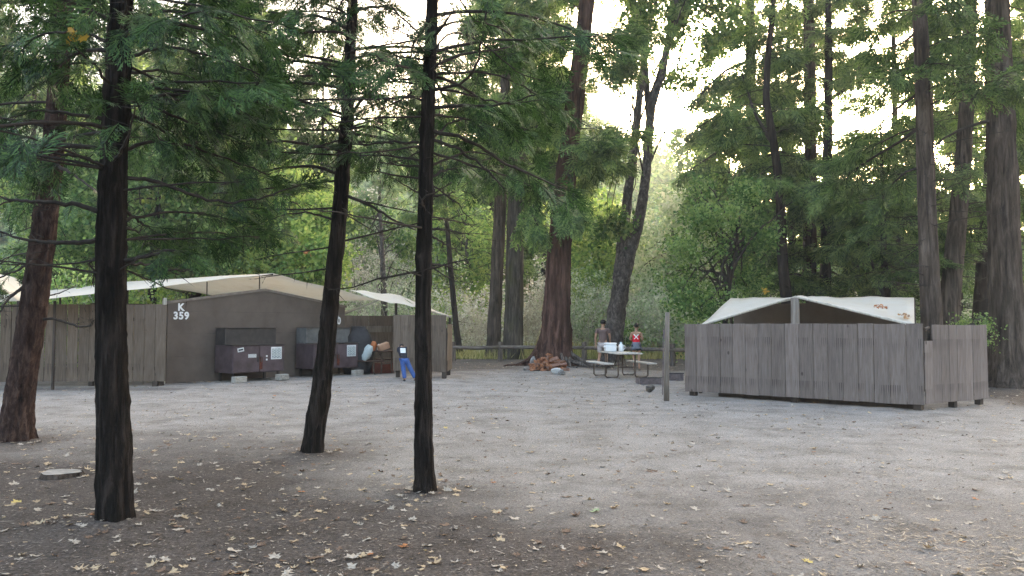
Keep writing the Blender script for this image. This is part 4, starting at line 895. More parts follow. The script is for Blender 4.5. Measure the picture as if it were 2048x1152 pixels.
ob = broadleaf('oak_tree', 'forked grey oak with two bare stems behind the couple at the rail fence',
    [[(1220,722,50),(1225,690,44),(1234,620,40),(1246,545,37),(1258,500,34),(1276,450,26),(1287,390,22),(1296,310,20),(1298,250,19),(1306,200,18),(1322,150,18),(1336,90,16),(1348,30,14),(1355,-40,12)],
     [(1240,560,34),(1244,500,26),(1252,420,22),(1262,340,20),(1272,260,18),(1280,180,16),(1288,120,12)], [(1299,235,16),(1293,170,15),(1289,120,13),(1276,60,10),(1262,20,8),(1255,-30,7)], [(1289,120,10),(1298,60,9),(1303,0,8),(1306,-60,6)], [(1336,95,10),(1362,40,8),(1385,-10,6)]], 35.5,
    M['bark_oak'], M['leaves_green'], [W(1300, -90, 35.5), W(1340, 20, 36), W(1270, 30, 35), W(1420, 10, 37), W(1230, 470, 34), W(1400, 100, 37), W(1240, 100, 34), W(1350, 160, 36), W(1450, 60, 37)], [(4.5, 3, 1.6), (1.4, 1.2, .8), (1.2, 1, .9), (1.8, 1.5, .8), (1.0, .9, .8), (1.4, 1.2, .7), (.9, .9, .8), (1.2, 1, .5), (1.2, 1, 1)], [420, 60, 60, 70, 45, 50, 35, 35, 50], 201, LEAFC, 1.25, 24)
bl = [
 ('maple_tree', 'green leafy maple spilling over the left end of the grey fence', [[(1452,735,16),(1450,640,13),(1456,560,12),(1470,500,9),(1475,450,6)]], 25.0, M['bark_dark'], M['leaves_green'], [W(1440, 440, 25), W(1395, 500, 24.8), W(1385, 590, 24.5), W(1500, 400, 25.5), W(1430, 610, 24.5), W(1490, 490, 25.4), W(1350, 550, 25.5), W(1470, 560, 25.8), W(1530, 460, 26), W(1410, 380, 25.6)], [(.9, .8, .4), (.8, .8, .35), (.7, .7, .4), (.8, .8, .35), (.8, .7, .35), (.8, .8, .4), (.6, .6, .3), (.8, .8, .4), (.7, .7, .35), (.6, .6, .3)], [110, 90, 90, 80, 80, 90, 40, 80, 60, 40], 210, LEAFS, .95, 40),
 ('alder_tree', 'yellow-green leafy tree directly behind the cabin roof', [[(560,720,22),(556,600,18),(548,480,15),(540,380,10)]], 38.0, M['bark_dark'], M['leaves_yellow'], [W(560, 430, 38), W(480, 490, 37), W(620, 520, 37)], [(3, 2.6, 2.8), (2.2, 2, 1.6), (2, 2, 1.6)], [520, 300, 300], 211, LEAFC, 1.3, 20),
 ('alder_tree', 'leafy green tree behind the tall brown board fence at the left', [[(300,720,22),(304,600,18),(312,480,14),(318,380,9)]], 34.0, M['bark_dark'], M['leaves_green'], [W(310, 400, 34), W(220, 470, 33), W(380, 500, 34), W(110, 420, 34)], [(2.6, 2.4, 2.6), (2, 2, 1.6), (2, 2, 1.4), (2.2, 2, 2)], [420, 300, 280, 300], 212, LEAFC, 1.2, 20),
 ('willow_tree', 'pale grey-green willow thicket crown right of the forked oak', [[(1330,715,16),(1334,600,12),(1342,500,9),(1350,430,6)]], 46.0, M['bark_oak'], M['leaves_pale'], [W(1345, 480, 46), W(1300, 580, 46), W(1400, 560, 46)], [(2.8, 2.4, 3), (2, 2, 2), (2, 2, 2)], [420, 240, 240], 213, LEAFC, 1.3, 20),
 ('willow_tree', 'light green willow seen between the massive red cedar and the forked oak', [[(1185,715,14),(1188,600,11),(1192,500,8),(1195,430,6)]], 48.0, M['bark_oak'], M['leaves_yellow'], [W(1190, 460, 48), W(1165, 560, 47), W(1215, 580, 48)], [(2.4, 2.4, 3), (1.8, 2, 1.8), (1.8, 2, 1.8)], [420, 220, 220], 214, LEAFC, 1.3, 18),
 ('alder_tree', 'olive green tree showing between the curved cedar and the straight black cedar', [[(770,715,18),(768,600,14),(764,500,10),(760,420,7)]], 44.0, M['bark_oak'], M['leaves_green'], [W(735, 450, 46), W(800, 480, 47)], [(1.4, 1.6, 1.0), (1.2, 1.4, .9)], [70, 60], 215, LEAFC, 1.25, 16),
 ('alder_tree', 'yellowing tree behind the thin leaning conifer and the board fence end', [[(940,715,16),(938,600,13),(934,500,9),(930,440,6)]], 52.0, M['bark_oak'], M['leaves_yellow'], [W(925, 480, 52), W(885, 560, 52), W(960, 590, 52)], [(2.6, 2.4, 3), (2, 2, 2), (2, 2, 2)], [360, 200, 200], 216, LEAFC, 1.35, 18),
 ('maple_tree', 'light green sapling peeping over the far right end of the grey fence', [[(1958,745,9),(1960,680,7),(1962,640,5)]], 20.5, M['bark_dark'], M['leaves_green'], [W(1935, 650, 20.3), W(1975, 675, 20.5)], [(.45, .4, .08), (.2, .3, .12)], [26, 8], 217, LEAFS, .7, 8),
]
for a in bl:
    broadleaf(a[0], a[1], a[2], a[3], a[4], a[5], a[6], a[7], a[8], a[9], a[10], a[11], a[12])
# ---------------------------------------------------------------- shrubs: many thin pale stems and small leaves
def shrub(label, x, Y, h, w, n, leaves, seed, nleaf=240, twig='twig_pale', size=1.0):
    r = np.random.default_rng(seed); p = W(x, 700, Y); base = np.array([p[0], Y, 0]); root = thing('shrub', label, 'shrub', base)
    parts, O = [], []
    for k in range(n):
        a = r.uniform(0, 6.283); hh = h*r.uniform(.5, 1.05); sp = w*r.uniform(.1, .6); t = np.linspace(0, 1, 6)
        st = np.array([r.normal(0, .2*w), r.normal(0, .2*w), -.02])
        B_ = np.stack([st[0]+sp*np.cos(a)*t**1.4, st[1]+sp*np.sin(a)*t**1.4, hh*t], 1)+np.concatenate([np.zeros((1, 3)), r.normal(0, .03*h, (5, 3))])
        v, f = tube_np(B_, np.linspace(.018, .006, 6), 4); parts.append((v, quads_to_tris(f))); tw = dead_twigs(B_, r, 6, .28*h); parts.append(twig_soup(tw, .008))
        O += [B_[i]+r.normal(0, .15*w, 3) for i in r.integers(2, 6, max(1, nleaf//n))]
    V, F = join(parts); link('stems', tri_mesh('stems', V, F, M[twig]), root)['kind'] = 'stuff'
    O = np.array(O); O = O[O[:, 2] > .1]; V, F = multi_scatter(LEAFC, O, r.normal(size=O.shape), r.normal(size=O.shape), size*r.uniform(.6, 1.2, len(O)), r)
    link('foliage', tri_mesh('foliage', V, F, leaves), root); return root
SH = [
 ('dry beige shrub left of the dark trunk beyond the rail fence', 950, 45, 3.2, 4.2, 40, 'leaves_grey', 300), ('tall pale bare thicket between the curved and the straight foreground cedars', 745, 50, 8.5, 5.5, 80, 'leaves_grey', 240),
 ('pale dry shrub between the mossy grey trunk and the massive red cedar', 1070, 46, 4.2, 3.2, 44, 'leaves_grey', 280), ('grey-green shrub just right of the massive red cedar', 1172, 44, 4.0, 3.2, 40, 'leaves_pale', 300),
 ('dusty pale shrub between the man and the woman', 1255, 45, 3.4, 3.2, 40, 'leaves_grey', 260), ('grey-green shrub right of the woman in red', 1318, 43, 3.2, 3.6, 44, 'leaves_pale', 320),
 ('low dark green bush at the foot of the forked oak', 1248, 40, 1.3, 1.6, 26, 'leaves_green', 160), ('pale shrub behind the upright log post', 1380, 42, 3.2, 4.0, 40, 'leaves_pale', 300),
 ('golden brown shrub behind the end of the brown fence', 885, 49, 3.6, 3.8, 36, 'leaves_yellow', 260), ('tangled shrub behind the canvas awning of the yard', 820, 46, 4.4, 5, 46, 'leaves_pale', 320),
 ('dim green undergrowth behind the double-stemmed conifer', 1730, 36, 2.8, 4.5, 40, 'leaves_pale', 320), ('grey undergrowth in the gap behind the dark leaning trunk', 1890, 38, 2.8, 4.5, 40, 'leaves_pale', 320),
 ('leafy undergrowth left of the canvas shelter peak', 1500, 36, 3.0, 4.5, 40, 'leaves_green', 320), ('pale undergrowth behind the middle of the canvas shelter', 1620, 40, 3.4, 5, 40, 'leaves_pale', 320),
 ('yellow-green undergrowth behind the left fence beside the leaning trunk', 150, 30, 3.2, 4.5, 40, 'leaves_yellow', 320), ('autumn-tinted undergrowth behind the cabin roof left of the ridge', 290, 36, 4.0, 5, 40, 'leaves_yellow', 320),
 ('pale thicket behind the cabin roof right of the ridge', 640, 46, 4.5, 5, 44, 'leaves_pale', 320), ('far pale shrub by the far left picture edge', 20, 32, 3.2, 5, 36, 'leaves_green', 320),
]
for k, (lb_, x, Y, h, w, n, lv, nl) in enumerate(SH): shrub(lb_, x, Y, h, w, n, M[lv], 400+k, nl)
# ---------------------------------------------------------------- distant conifers that can be told apart
far = [('tall blue-green fir far behind the curved foreground cedar', 640, 62, 25, 4.2, 'needles_blue'), ('broad dark fir far behind the red leaning cedar', 60, 48, 25, 4.6, 'needles_mid'),
 ('tall fir far behind the thick black foreground cedar', 200, 58, 27, 4.6, 'needles_mid'), ('dense fir far behind the cabin, right of its dim cedar trunk', 480, 55, 26, 4.8, 'needles_mid'),
 ('slim fir far behind the straight black cedar', 860, 66, 24, 3.8, 'needles_blue'), ('tall fir behind the dark and mossy trunks', 980, 58, 27, 4.4, 'needles_mid'), ('fir crown behind the massive red cedar', 1085, 62, 25, 4.4, 'needles_mid'),
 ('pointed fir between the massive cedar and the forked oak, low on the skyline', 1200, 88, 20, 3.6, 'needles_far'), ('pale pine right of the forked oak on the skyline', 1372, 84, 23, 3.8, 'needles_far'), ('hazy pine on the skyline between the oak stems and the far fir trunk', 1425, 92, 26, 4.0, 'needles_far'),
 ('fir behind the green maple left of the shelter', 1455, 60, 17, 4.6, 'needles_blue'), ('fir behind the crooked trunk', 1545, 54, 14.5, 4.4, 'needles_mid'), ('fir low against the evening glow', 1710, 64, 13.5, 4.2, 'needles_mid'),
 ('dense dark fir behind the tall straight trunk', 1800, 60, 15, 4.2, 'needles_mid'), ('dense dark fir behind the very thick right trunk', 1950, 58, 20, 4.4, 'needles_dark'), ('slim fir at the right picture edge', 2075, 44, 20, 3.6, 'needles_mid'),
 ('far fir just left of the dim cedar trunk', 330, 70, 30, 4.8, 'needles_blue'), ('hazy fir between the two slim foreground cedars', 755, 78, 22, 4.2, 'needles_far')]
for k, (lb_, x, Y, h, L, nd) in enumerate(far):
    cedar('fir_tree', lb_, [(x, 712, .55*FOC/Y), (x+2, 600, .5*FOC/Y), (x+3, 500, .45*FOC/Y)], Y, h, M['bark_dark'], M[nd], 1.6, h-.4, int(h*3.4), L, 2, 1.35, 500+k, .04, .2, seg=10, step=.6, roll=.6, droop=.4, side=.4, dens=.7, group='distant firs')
# the far-off wood on the valley side: nobody could count it
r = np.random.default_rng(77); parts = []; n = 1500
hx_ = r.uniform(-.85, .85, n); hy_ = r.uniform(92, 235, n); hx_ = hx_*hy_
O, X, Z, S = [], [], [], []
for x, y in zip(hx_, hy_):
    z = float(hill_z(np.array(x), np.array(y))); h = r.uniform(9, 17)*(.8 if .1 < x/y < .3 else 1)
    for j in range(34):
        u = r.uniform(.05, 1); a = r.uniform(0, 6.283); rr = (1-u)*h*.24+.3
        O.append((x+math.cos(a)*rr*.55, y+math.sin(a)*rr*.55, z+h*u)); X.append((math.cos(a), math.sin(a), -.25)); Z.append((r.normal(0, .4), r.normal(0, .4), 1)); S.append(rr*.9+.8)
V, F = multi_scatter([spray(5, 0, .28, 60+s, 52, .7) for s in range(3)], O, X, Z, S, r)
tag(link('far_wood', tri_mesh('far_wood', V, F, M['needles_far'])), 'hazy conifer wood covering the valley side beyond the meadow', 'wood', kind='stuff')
# meadow grass
r = np.random.default_rng(78); n = 45000
gx_ = r.uniform(-32, 34, n); gy_ = 37.5+(r.uniform(0, 1, n)**1.6)*26; hgt = r.uniform(.25, .75, n)*(1+.3*np.sin(gx_*.7))
a = r.uniform(0, 6.283, n); w = .022; bx = np.stack([np.cos(a)*w, np.sin(a)*w, 0*a], 1); o = np.stack([gx_, gy_, np.zeros(n)], 1); tip = np.stack([r.normal(0, .14, n), r.normal(0, .14, n), hgt], 1)
V = np.stack([o-bx, o+bx, o+tip], 1).reshape(-1, 3); F = np.arange(3*n).reshape(-1, 3)
M['grass'] = leaf_mat('grass', [(.20,.22,.06), (.38,.36,.13), (.55,.48,.22)], .35, .35)
tag(link('meadow_grass', tri_mesh('meadow_grass', V, F, M['grass'])), 'tall yellow-green meadow grass beyond the rail fence', 'grass', kind='stuff')
# ---------------------------------------------------------------- storage lockers in front of the cabin wall
M['steel_brown'] = pm('steel_brown', [(.045,.03,.032), (.075,.052,.058), (.10,.072,.08)], 3, bump=.06, rough=.55, spec=.4, var=.05)
M['steel_dark'] = pm('steel_dark', [(.028,.024,.022), (.045,.038,.035), (.065,.055,.05)], 4, bump=.06, rough=.6, spec=.4)
M['steel_grey'] = pm('steel_grey', [(.075,.075,.073), (.115,.116,.113), (.155,.157,.153)], 4, bump=.06, rough=.55, spec=.4)
M['rust'] = pm('rust', [(.06,.012,.008), (.14,.04,.02)], 14, bump=.3)
M['concrete'] = pm('concrete', [(.22,.205,.18), (.34,.32,.285), (.42,.40,.36)], 18, bump=.3, var=.12)
M['sign_white'] = pm('sign_white', [(.55,.58,.58), (.72,.74,.74)], 8, bump=0)
M['black'] = pm('black', [(.012,.012,.014), (.03,.03,.034)], 8, bump=.2, rough=.6)
M['ink'] = pm('ink', [(.02,.03,.04), (.05,.06,.07)], 8, bump=0)
def print_mat(name, ink, paper, sx, sz, seed):
    """small print too fine to read: rows of dark word-like dashes"""
    m, nt, b = new_mat(name); tc = N(nt, 'ShaderNodeTexCoord'); mp = N(nt, 'ShaderNodeMapping'); mp.inputs['Scale'].default_value = (sx, 1, sz); mp.inputs['Location'].default_value = (seed, 0, 0)
    nt.links.new(tc.outputs['Generated'], mp.inputs['Vector']); br = N(nt, 'ShaderNodeTexBrick'); br.offset = .37
    cx = N(nt, 'ShaderNodeSeparateXYZ'); cb = N(nt, 'ShaderNodeCombineXYZ'); nt.links.new(mp.outputs[0], cx.inputs[0]); nt.links.new(cx.outputs[0], cb.inputs[0]); nt.links.new(cx.outputs[2], cb.inputs[1])
    nt.links.new(cb.outputs[0], br.inputs['Vector']); br.inputs['Color1'].default_value = (*ink, 1); br.inputs['Color2'].default_value = (*[(a+p)/2 for a, p in zip(ink, paper)], 1); br.inputs['Mortar'].default_value = (*paper, 1)
    br.inputs['Scale'].default_value = 1; br.inputs['Mortar Size'].default_value = .16; br.inputs['Brick Width'].default_value = 1.1; br.inputs['Row Height'].default_value = .5; br.inputs['Mortar Smooth'].default_value = .3
    nt.links.new(br.outputs[0], b.inputs['Base Color']); b.inputs['Roughness'].default_value = .5; return m
M['notice'] = print_mat('notice', (.04,.07,.10), (.5,.55,.55), 3.2, 4.0, .3)
M['label_print'] = print_mat('label_print', (.25,.27,.28), (.55,.57,.57), 5, 1.5, .6)
def locker(label, s0, grey, sticker, sx=1.7):
    """two-door steel locker with an upper box set back; s along the wall, t towards it"""
    t0 = -1.0; root = thing('storage_locker', label, 'storage locker', B(s0, t0, 0), wang)
    up = M['steel_grey'] if grey else M['steel_dark']; h0, h1, h2 = .24, 1.02, 1.5; D, du = .9, .40
    MB().box((sx/2, D/2, (h0+h1)/2), (sx, D, h1-h0), bev=.008).build('lower_box', M['steel_brown'], root, loc=(0, 0, 0))
    MB().box((sx/2, du+(D-du)/2, (h1+h2)/2+.006), (sx-.02, D-du, h2-h1), bev=.008).build('upper_box', up, root, loc=(0, 0, 0))
    MB().box((sx/2, (D+du)/2-.02, h2+.016), (sx+.02, D-du+.05, .012)).build('lid', M['steel_dark'], root, loc=(0, 0, 0))
    MB().box((sx/2-.0, du/2-.03, h1+.012), (sx+.04, du+.04, .012)).build('shelf_lip', M['steel_dark'], root, loc=(0, 0, 0))
    for k in (0, 1):
        dr = MB().box((sx*(.255+.49*k), -.014, (h0+h1)/2), (sx*.475, .022, h1-h0-.05), bev=.004).build('door', M['steel_brown'], root, loc=(0, 0, 0))
        MB().box((sx*(.47+.06*k), -.034, .62), (.035, .03, .16), bev=.006).build('handle', M['steel_dark'], dr, loc=(0, 0, 0))
    MB().box((sx*.53, -.0285, .50), (.10, .004, .34)).build('rust_stain', M['rust'], root, loc=(0, 0, 0))
    MB().box((sx*.83, -.031, .78), (.36, .008, .36)).build('notice_board', M['sign_white'], root, loc=(0, 0, 0))
    MB().box((sx*.83, -.037, .77), (.31, .004, .29)).build('notice_print', M['notice'], root, loc=(0, 0, 0))
    MB().box((sx*.36, -.031, .72), (.26, .008, .10)).build('label_plate', M['label_print'], root, loc=(0, 0, 0))
    if sticker:
        o = MB().box((0, 0, 0), (.20, .006, .11)).build('sticker', M['sign_white'], root, loc=(sx*.14, -.03, .90)); o.rotation_euler[1] = R(-9)
        MB().box((0, -.005, 0), (.15, .003, .045)).build('sticker_print', M['ink'], o, loc=(0, 0, 0))
        for z in (.70, .60): MB().box((sx*.64, -.031, z), (.05, .008, .05)).build('tag', M['sign_white'], root, loc=(0, 0, 0))
    else:
        MB().box((sx*.55, du-.004, 1.30), (.05, .006, .16)).build('yellow_mark', pm('yellow_mark', [(.6,.48,.05), (.7,.58,.1)], 5, bump=0), root, loc=(0, 0, 0))
    for x in (.12, sx-.12):
        for y in (.12, D-.1): MB().box((x, y, h0/2+.0), (.06, .06, h0)).build('leg', M['steel_dark'], root, loc=(0, 0, 0))
    return root
def on_line(px, t):
    """s along the wall for a pixel column at offset t"""
    k = (px-1024)/FOC; p = B(0, t, 0); c0 = _c
    # X = k * depth, with depth along the view (ground level)
    return (k*(p[1]*_c)-p[0])/(E1[0]-k*E1[1]*_c)
s1, s2 = on_line(466, -1.0), on_line(628, -1.0)
locker('brown steel storage locker with a white sticker, left of the two by the cabin wall', s1, False, True)
locker('steel storage locker with a grey upper box, partly hidden by the slim curved cedar', s2, True, False, 1.75)
for s_, t_, w_, lb_ in ((s1+.08, -1.22, .40, 'grey concrete block under the left corner of the left locker'), (s1+1.5, -1.2, .36, 'grey concrete block at the right foot of the left locker'), (s2+1.55, -1.22, .38, 'pale concrete block at the right foot of the grey-topped locker'), (s2+.3, -1.2, .32, 'concrete block behind the curved trunk under the grey-topped locker')):
    o = MB().box((0, 0, .08), (w_, .19, .17), bev=.012).build('concrete_block', M['concrete'], None); o.location = B(s_, t_, 0); o.rotation_euler[2] = wang+.1
    tag(o, lb_, 'concrete block', 'blocks under the lockers')
# ---------------------------------------------------------------- picnic tables
M['table_top'] = pm('table_top', [(.30,.27,.235), (.46,.43,.39), (.58,.55,.51)], 5, (8, .7, 1), .2)
M['pipe'] = pm('pipe', [(.04,.028,.022), (.09,.065,.05), (.14,.105,.085)], 9, bump=.2, rough=.7)
def picnic_table(label, loc, rz, top, L=1.85):
    root = thing('picnic_table', label, 'picnic table', loc, rz)
    for k in range(5):
        MB().box(((k-2)*.15, 0, .745), (.142, L, .042), bev=.006).build('top_plank', top, root, loc=(0, 0, 0))
    for s in (-1, 1):
        for k in (0, 1): MB().box((s*(.60+.15*k), 0, .445), (.142, L, .042), bev=.006).build('seat_plank', top, root, loc=(0, 0, 0))
    for e in (-1, 1):
        y = e*L*.30
        for s in (-1, 1):
            MB().tube([(s*.27, y, .72), (s*.27, y, .10), (s*.30, y, .035), (s*.62, y, .03), (s*.675, y, .08), (s*.675, y, .42)], .024, 8).build('leg_pipe', M['pipe'], root, loc=(0, 0, 0))
        MB().tube([(-.27, y+.03, .33), (.27, y+.03, .33)], .02, 6).build('cross_pipe', M['pipe'], root, loc=(0, 0, 0))
        MB().box((0, y, .71), (.70, .05, .03)).build('bearer', M['pipe'], root, loc=(0, 0, 0))
        MB().tube([(0, y-e*.02, .34), (0, y-e*.34, .71)], .019, 6).build('brace', M['pipe'], root, loc=(0, 0, 0))
    return root
tp = G(1241, 754)
picnic_table('weathered picnic table with steel pipe legs and a white box on it', (tp[0], tp[1], 0), R(12), M['table_top'])
def on_table(dx, dy): c_, s_ = math.cos(R(12)), math.sin(R(12)); return (tp[0]+dx*c_-dy*s_, tp[1]+dx*s_+dy*c_, .766)
M['plastic_white'] = pm('plastic_white', [(.74,.76,.78), (.82,.83,.84)], 3, bump=0, rough=.35, spec=.5)
cb = thing('cool_box', 'white plastic cool box on the left of the picnic table', 'cool box', on_table(-.20, .35), R(8))
MB().box((0, 0, .115), (.34, .26, .23), bev=.03).build('body', M['plastic_white'], cb, loc=(0, 0, 0))
MB().box((0, 0, .255), (.355, .275, .05), bev=.02).build('lid', M['plastic_white'], cb, loc=(0, 0, 0))
for s in (-1, 1): MB().tube([(s*.17, -.06, .17), (s*.205, -.05, .15), (s*.205, .05, .15), (s*.17, .06, .17)], .012, 6).build('handle', M['plastic_white'], cb, loc=(0, 0, 0))
jg = thing('water_jug', 'white plastic jug standing on the picnic table', 'jug', on_table(.15, .35))
prof_ = [(.07, 0), (.082, .02), (.082, .17), (.07, .215), (.035, .25), (.033, .275)]
MB().tube([(0, 0, z) for r_, z in prof_], [r_ for r_, z in prof_], 14).build('body', M['plastic_white'], jg, True, loc=(0, 0, 0))
MB().tube([(0, 0, .276), (0, 0, .30)], .038, 12).build('cap', pm('cap_blue', [(.35,.5,.55), (.4,.55,.6)], 3, bump=0), jg, loc=(0, 0, 0))
MB().tube([(.075, 0, .19), (.12, 0, .18), (.12, 0, .10), (.08, 0, .07)], .012, 6).build('handle', M['plastic_white'], jg, loc=(0, 0, 0))
# ---------------------------------------------------------------- fire boxes, rock, post and bar
M['steel_fire'] = pm('steel_fire', [(.07,.055,.055), (.13,.105,.105), (.19,.155,.15)], 7, bump=.15, rough=.7)
M['ash'] = pm('ash', [(.18,.17,.165), (.3,.29,.28)], 6, bump=.3)
def fire_box(label, px, py, w, d, h, rz):
    p = G(px, py); root = thing('fire_box', label, 'fire box', (p[0], p[1], 0), rz)
    for c_, s_ in (((0, -d/2, h/2), (w, .012, h)), ((-w/2+.006, .003, h/2), (.012, d-.02, h)), ((w/2-.006, .003, h/2), (.012, d-.02, h)), ((0, d/2, h/2), (w, .012, h))): MB().box(c_, s_).build('side', M['steel_fire'], root, loc=(0, 0, 0))
    MB().box((0, 0, .02), (w-.05, d-.05, .04)).build('ash_bed', M['ash'], root, loc=(0, 0, 0))
    for k in range(7): MB().tube([(-w/2+.08+(w-.16)*k/6, -d*.45, h+.012), (-w/2+.08+(w-.16)*k/6, d*.1, h+.012)], .008, 5).build('grate_bar', M['black'], root, loc=(0, 0, 0))
    MB().tube([(-w/2-.02, -d*.46, h+.02), (w/2+.02, -d*.46, h+.02)], .012, 6).build('grate_bar', M['black'], root, loc=(0, 0, 0)); return root
fire_box('low rusty steel fire box beside the picnic table', 1297, 767, .6, .5, .15, R(4)); fire_box('second low steel fire box behind the upright log post', 1346, 760, .55, .5, .19, R(-6))
def rock(name, label, cat, loc, size, mat, seed, parent=None, squash=(1, 1, .7), group=None):
    import bmesh
    bm = bmesh.new(); bmesh.ops.create_icosphere(bm, subdivisions=2, radius=1); g = np.random.default_rng(seed); dirs = g.normal(size=(9, 3)); dirs /= np.linalg.norm(dirs, axis=1)[:, None]; h_ = g.uniform(.62, .95, 9)
    for v in bm.verts:
        p = np.array(v.co)
        for d_, k in zip(dirs, h_):
            q = p @ d_
            if q > k: p = p-d_*(q-k)
        p = p*np.array(squash)*size; v.co = p
    mn = min(v.co.z for v in bm.verts)
    for v in bm.verts: v.co.z -= mn+.01
    me = bpy.data.meshes.new(name); bm.to_mesh(me); bm.free(); me.materials.append(mat); o = link(name, me, parent, loc)
    o.rotation_euler[2] = g.uniform(0, 6)
    if label: tag(o, label, cat, group)
    return o
M['stone'] = pm('stone', [(.10,.095,.09), (.22,.21,.2), (.34,.33,.32)], 9, bump=.4); M['stone_pale'] = pm('stone_pale', [(.36,.36,.35), (.52,.52,.51)], 9, bump=.3)
M['stone_dark'] = pm('stone_dark', [(.05,.043,.038), (.14,.125,.11)], 9, bump=.4)
rock('rock', 'broken dark rock on the dirt left of the upright log post', 'rock', (*G(1301, 784)[:2], 0), .13, M['stone_dark'], 3, squash=(1.1, .9, .85))
pp = G(1335, 801)
lp = MB().tube([(pp[0]-.02, pp[1], -.03), (pp[0]-.01, pp[1], .8), (pp[0]+.015, pp[1], 1.87)], [.060, .054, .050], 12).build('log_post', M['post_grey'], None, True); tag(lp, 'upright grey log post near the left end of the grey fence', 'post')
bb = G(1324, 789)
br_ = thing('iron_bar', 'thin dark iron bar with a bracket, leaning upright beside the log post', 'bar', (bb[0], bb[1], 0))
MB().box((bb[0]+.03, bb[1], .75), (.02, .02, 1.52), M=[[1, 0, .02], [0, 1, 0], [0, 0, 1]]).build('bar', M['steel_fire'], br_); MB().box((bb[0]+.065, bb[1], 1.38), (.05, .03, .22), bev=.01).build('bracket', M['steel_fire'], br_); MB().box((bb[0]+.05, bb[1]+.01, .6), (.012, .02, 1.0)).build('strut', M['steel_fire'], br_)
# ---------------------------------------------------------------- firewood heap at the big cedar
M['wood_split'] = pm('wood_split', [(.15,.055,.026), (.32,.135,.065), (.48,.27,.155)], 5, (2, 10, 10), .25, var=.25)
M['wood_bark'] = pm('wood_bark', [(.10,.05,.035), (.22,.12,.085), (.33,.2,.15)], 6, (2, 8, 8), .4, var=.25)
def wedge(L, r_, a, seed):
    g = np.random.default_rng(seed); n = 6; ang = [0]+list(np.linspace(-a/2, a/2, n)); ring = [(0, 0)]+[(r_*math.cos(q)*g.uniform(.93, 1.05), r_*math.sin(q)*g.uniform(.93, 1.05)) for q in ang[1:]]
    k = len(ring); v = [(-L/2+g.uniform(-.01, .01), y, z) for y, z in ring]+[(L/2+g.uniform(-.01, .01), y, z) for y, z in ring]
    me = MB().add(v, [tuple(range(k))[::-1], tuple(range(k, 2*k))]+[(i, (i+1) % k, (i+1) % k+k, i+k) for i in range(k)]).mesh('firewood_log', M['wood_split']); me.materials.append(M['wood_bark'])
    for p in me.polygons:
        c_ = p.center; 
        if (c_[1]**2+c_[2]**2)**.5 > r_*.8: p.material_index = 1
    return me
wm = [wedge(.36, .105, 1.5, 1), wedge(.40, .12, 1.2, 2), wedge(.34, .10, 2.2, 3), wedge(.42, .115, .95, 4), wedge(.38, .09, 3.0, 5)]
g = np.random.default_rng(21); hc = G(1097, 742); layers = [(11, 1.22, .05), (10, 1.05, .14), (8, .88, .235), (6, .66, .325), (4, .4, .41), (2, .16, .49)]; k = 0
for n_l, wdt, z in layers:
    for row in ((0, 1) if z < .3 else (0,)):
        for i in range(n_l):
            x = -wdt/2+wdt*(i+.5)/n_l+g.normal(0, .03); right = x > .12
            o = link('firewood_log', wm[g.integers(5)], None, (hc[0]+x, hc[1]+.25+row*.36+g.normal(0, .04)+z*.35, z+g.normal(0, .012)))
            o.rotation_euler = (g.uniform(0, 6.28), g.normal(0, .12), (g.normal(0, .35) if right else g.normal(1.35, .45)))
            tag(o, 'split orange-red firewood log in the heap, '+('bottom row' if z < .1 else 'second row' if z < .2 else 'third row' if z < .3 else 'upper row' if z < .45 else 'very top')+(', rear' if row else '')+(', left end' if x < -wdt*.25 else ', right end' if x > wdt*.25 else ', middle'), 'firewood', 'firewood heap'); k += 1
for (x, y, s, mt, lb_, sd_, sq) in ((1066, 738, .22, 'stone', 'grey slab of stone leaning left of the firewood heap', 11, (.55, .5, 1.15)), (1113, 748, .17, 'stone_pale', 'white-grey stone in front of the firewood heap', 12, (1.2, .8, .65)), (1124, 750, .13, 'stone', 'small round stone right of the white stone at the firewood', 13, (1, .9, .8)), (1050, 741, .10, 'stone', 'small stone at the left end of the firewood heap', 14, (.9, .7, .7))):
    p = G(x, y); rock('stone', lb_, 'stone', (p[0], p[1], 0), s, M[mt], sd_, squash=sq)
p = G(1048, 733); dl = thing('dead_branch', 'dark dead branch stub lying left of the massive cedar', 'branch', (p[0], p[1], 0))
MB().tube([(p[0]-.3, p[1]-.1, .06), (p[0], p[1]+.02, .15), (p[0]+.35, p[1]+.3, .22)], [.05, .08, .06], 8).build('limb', M['bark_dark'], dl, True); MB().tube([(p[0]-.05, p[1]-.02, .12), (p[0]+.1, p[1]-.3, .03)], [.04, .02], 6).build('limb', M['bark_dark'], dl, True)
# stump flush with the ground, left foreground
p = G(122, 950); st_ = thing('tree_stump', 'low sawn grey tree stump on the needle litter left of the black cedar', 'stump', (p[0], p[1], 0)); g = np.random.default_rng(3)
a = np.linspace(0, 6.283, 22, endpoint=False); rr = .20*(1+.08*np.sin(3*a+1)+.05*g.normal(size=22))
mb = MB(); mb.add([(p[0]+rr[i]*math.cos(a[i])*k_, p[1]+rr[i]*math.sin(a[i])*k_*.9, z) for k_, z in ((1.12, -.01), (1.05, .018), (1.0, .034)) for i in range(22)], [(j*22+i, j*22+(i+1) % 22, (j+1)*22+(i+1) % 22, (j+1)*22+i) for j in range(2) for i in range(22)]); mb.build('bark_ring', M['bark_brown'], st_)
M['sawn'] = pm('sawn', [(.16,.15,.14), (.25,.24,.22), (.34,.32,.29)], 9, bump=.3)
MB().add([(p[0]+rr[i]*math.cos(a[i])*.985, p[1]+rr[i]*math.sin(a[i])*.985*.9, .036) for i in range(22)], [tuple(range(22))]).build('sawn_face', M['sawn'], st_)
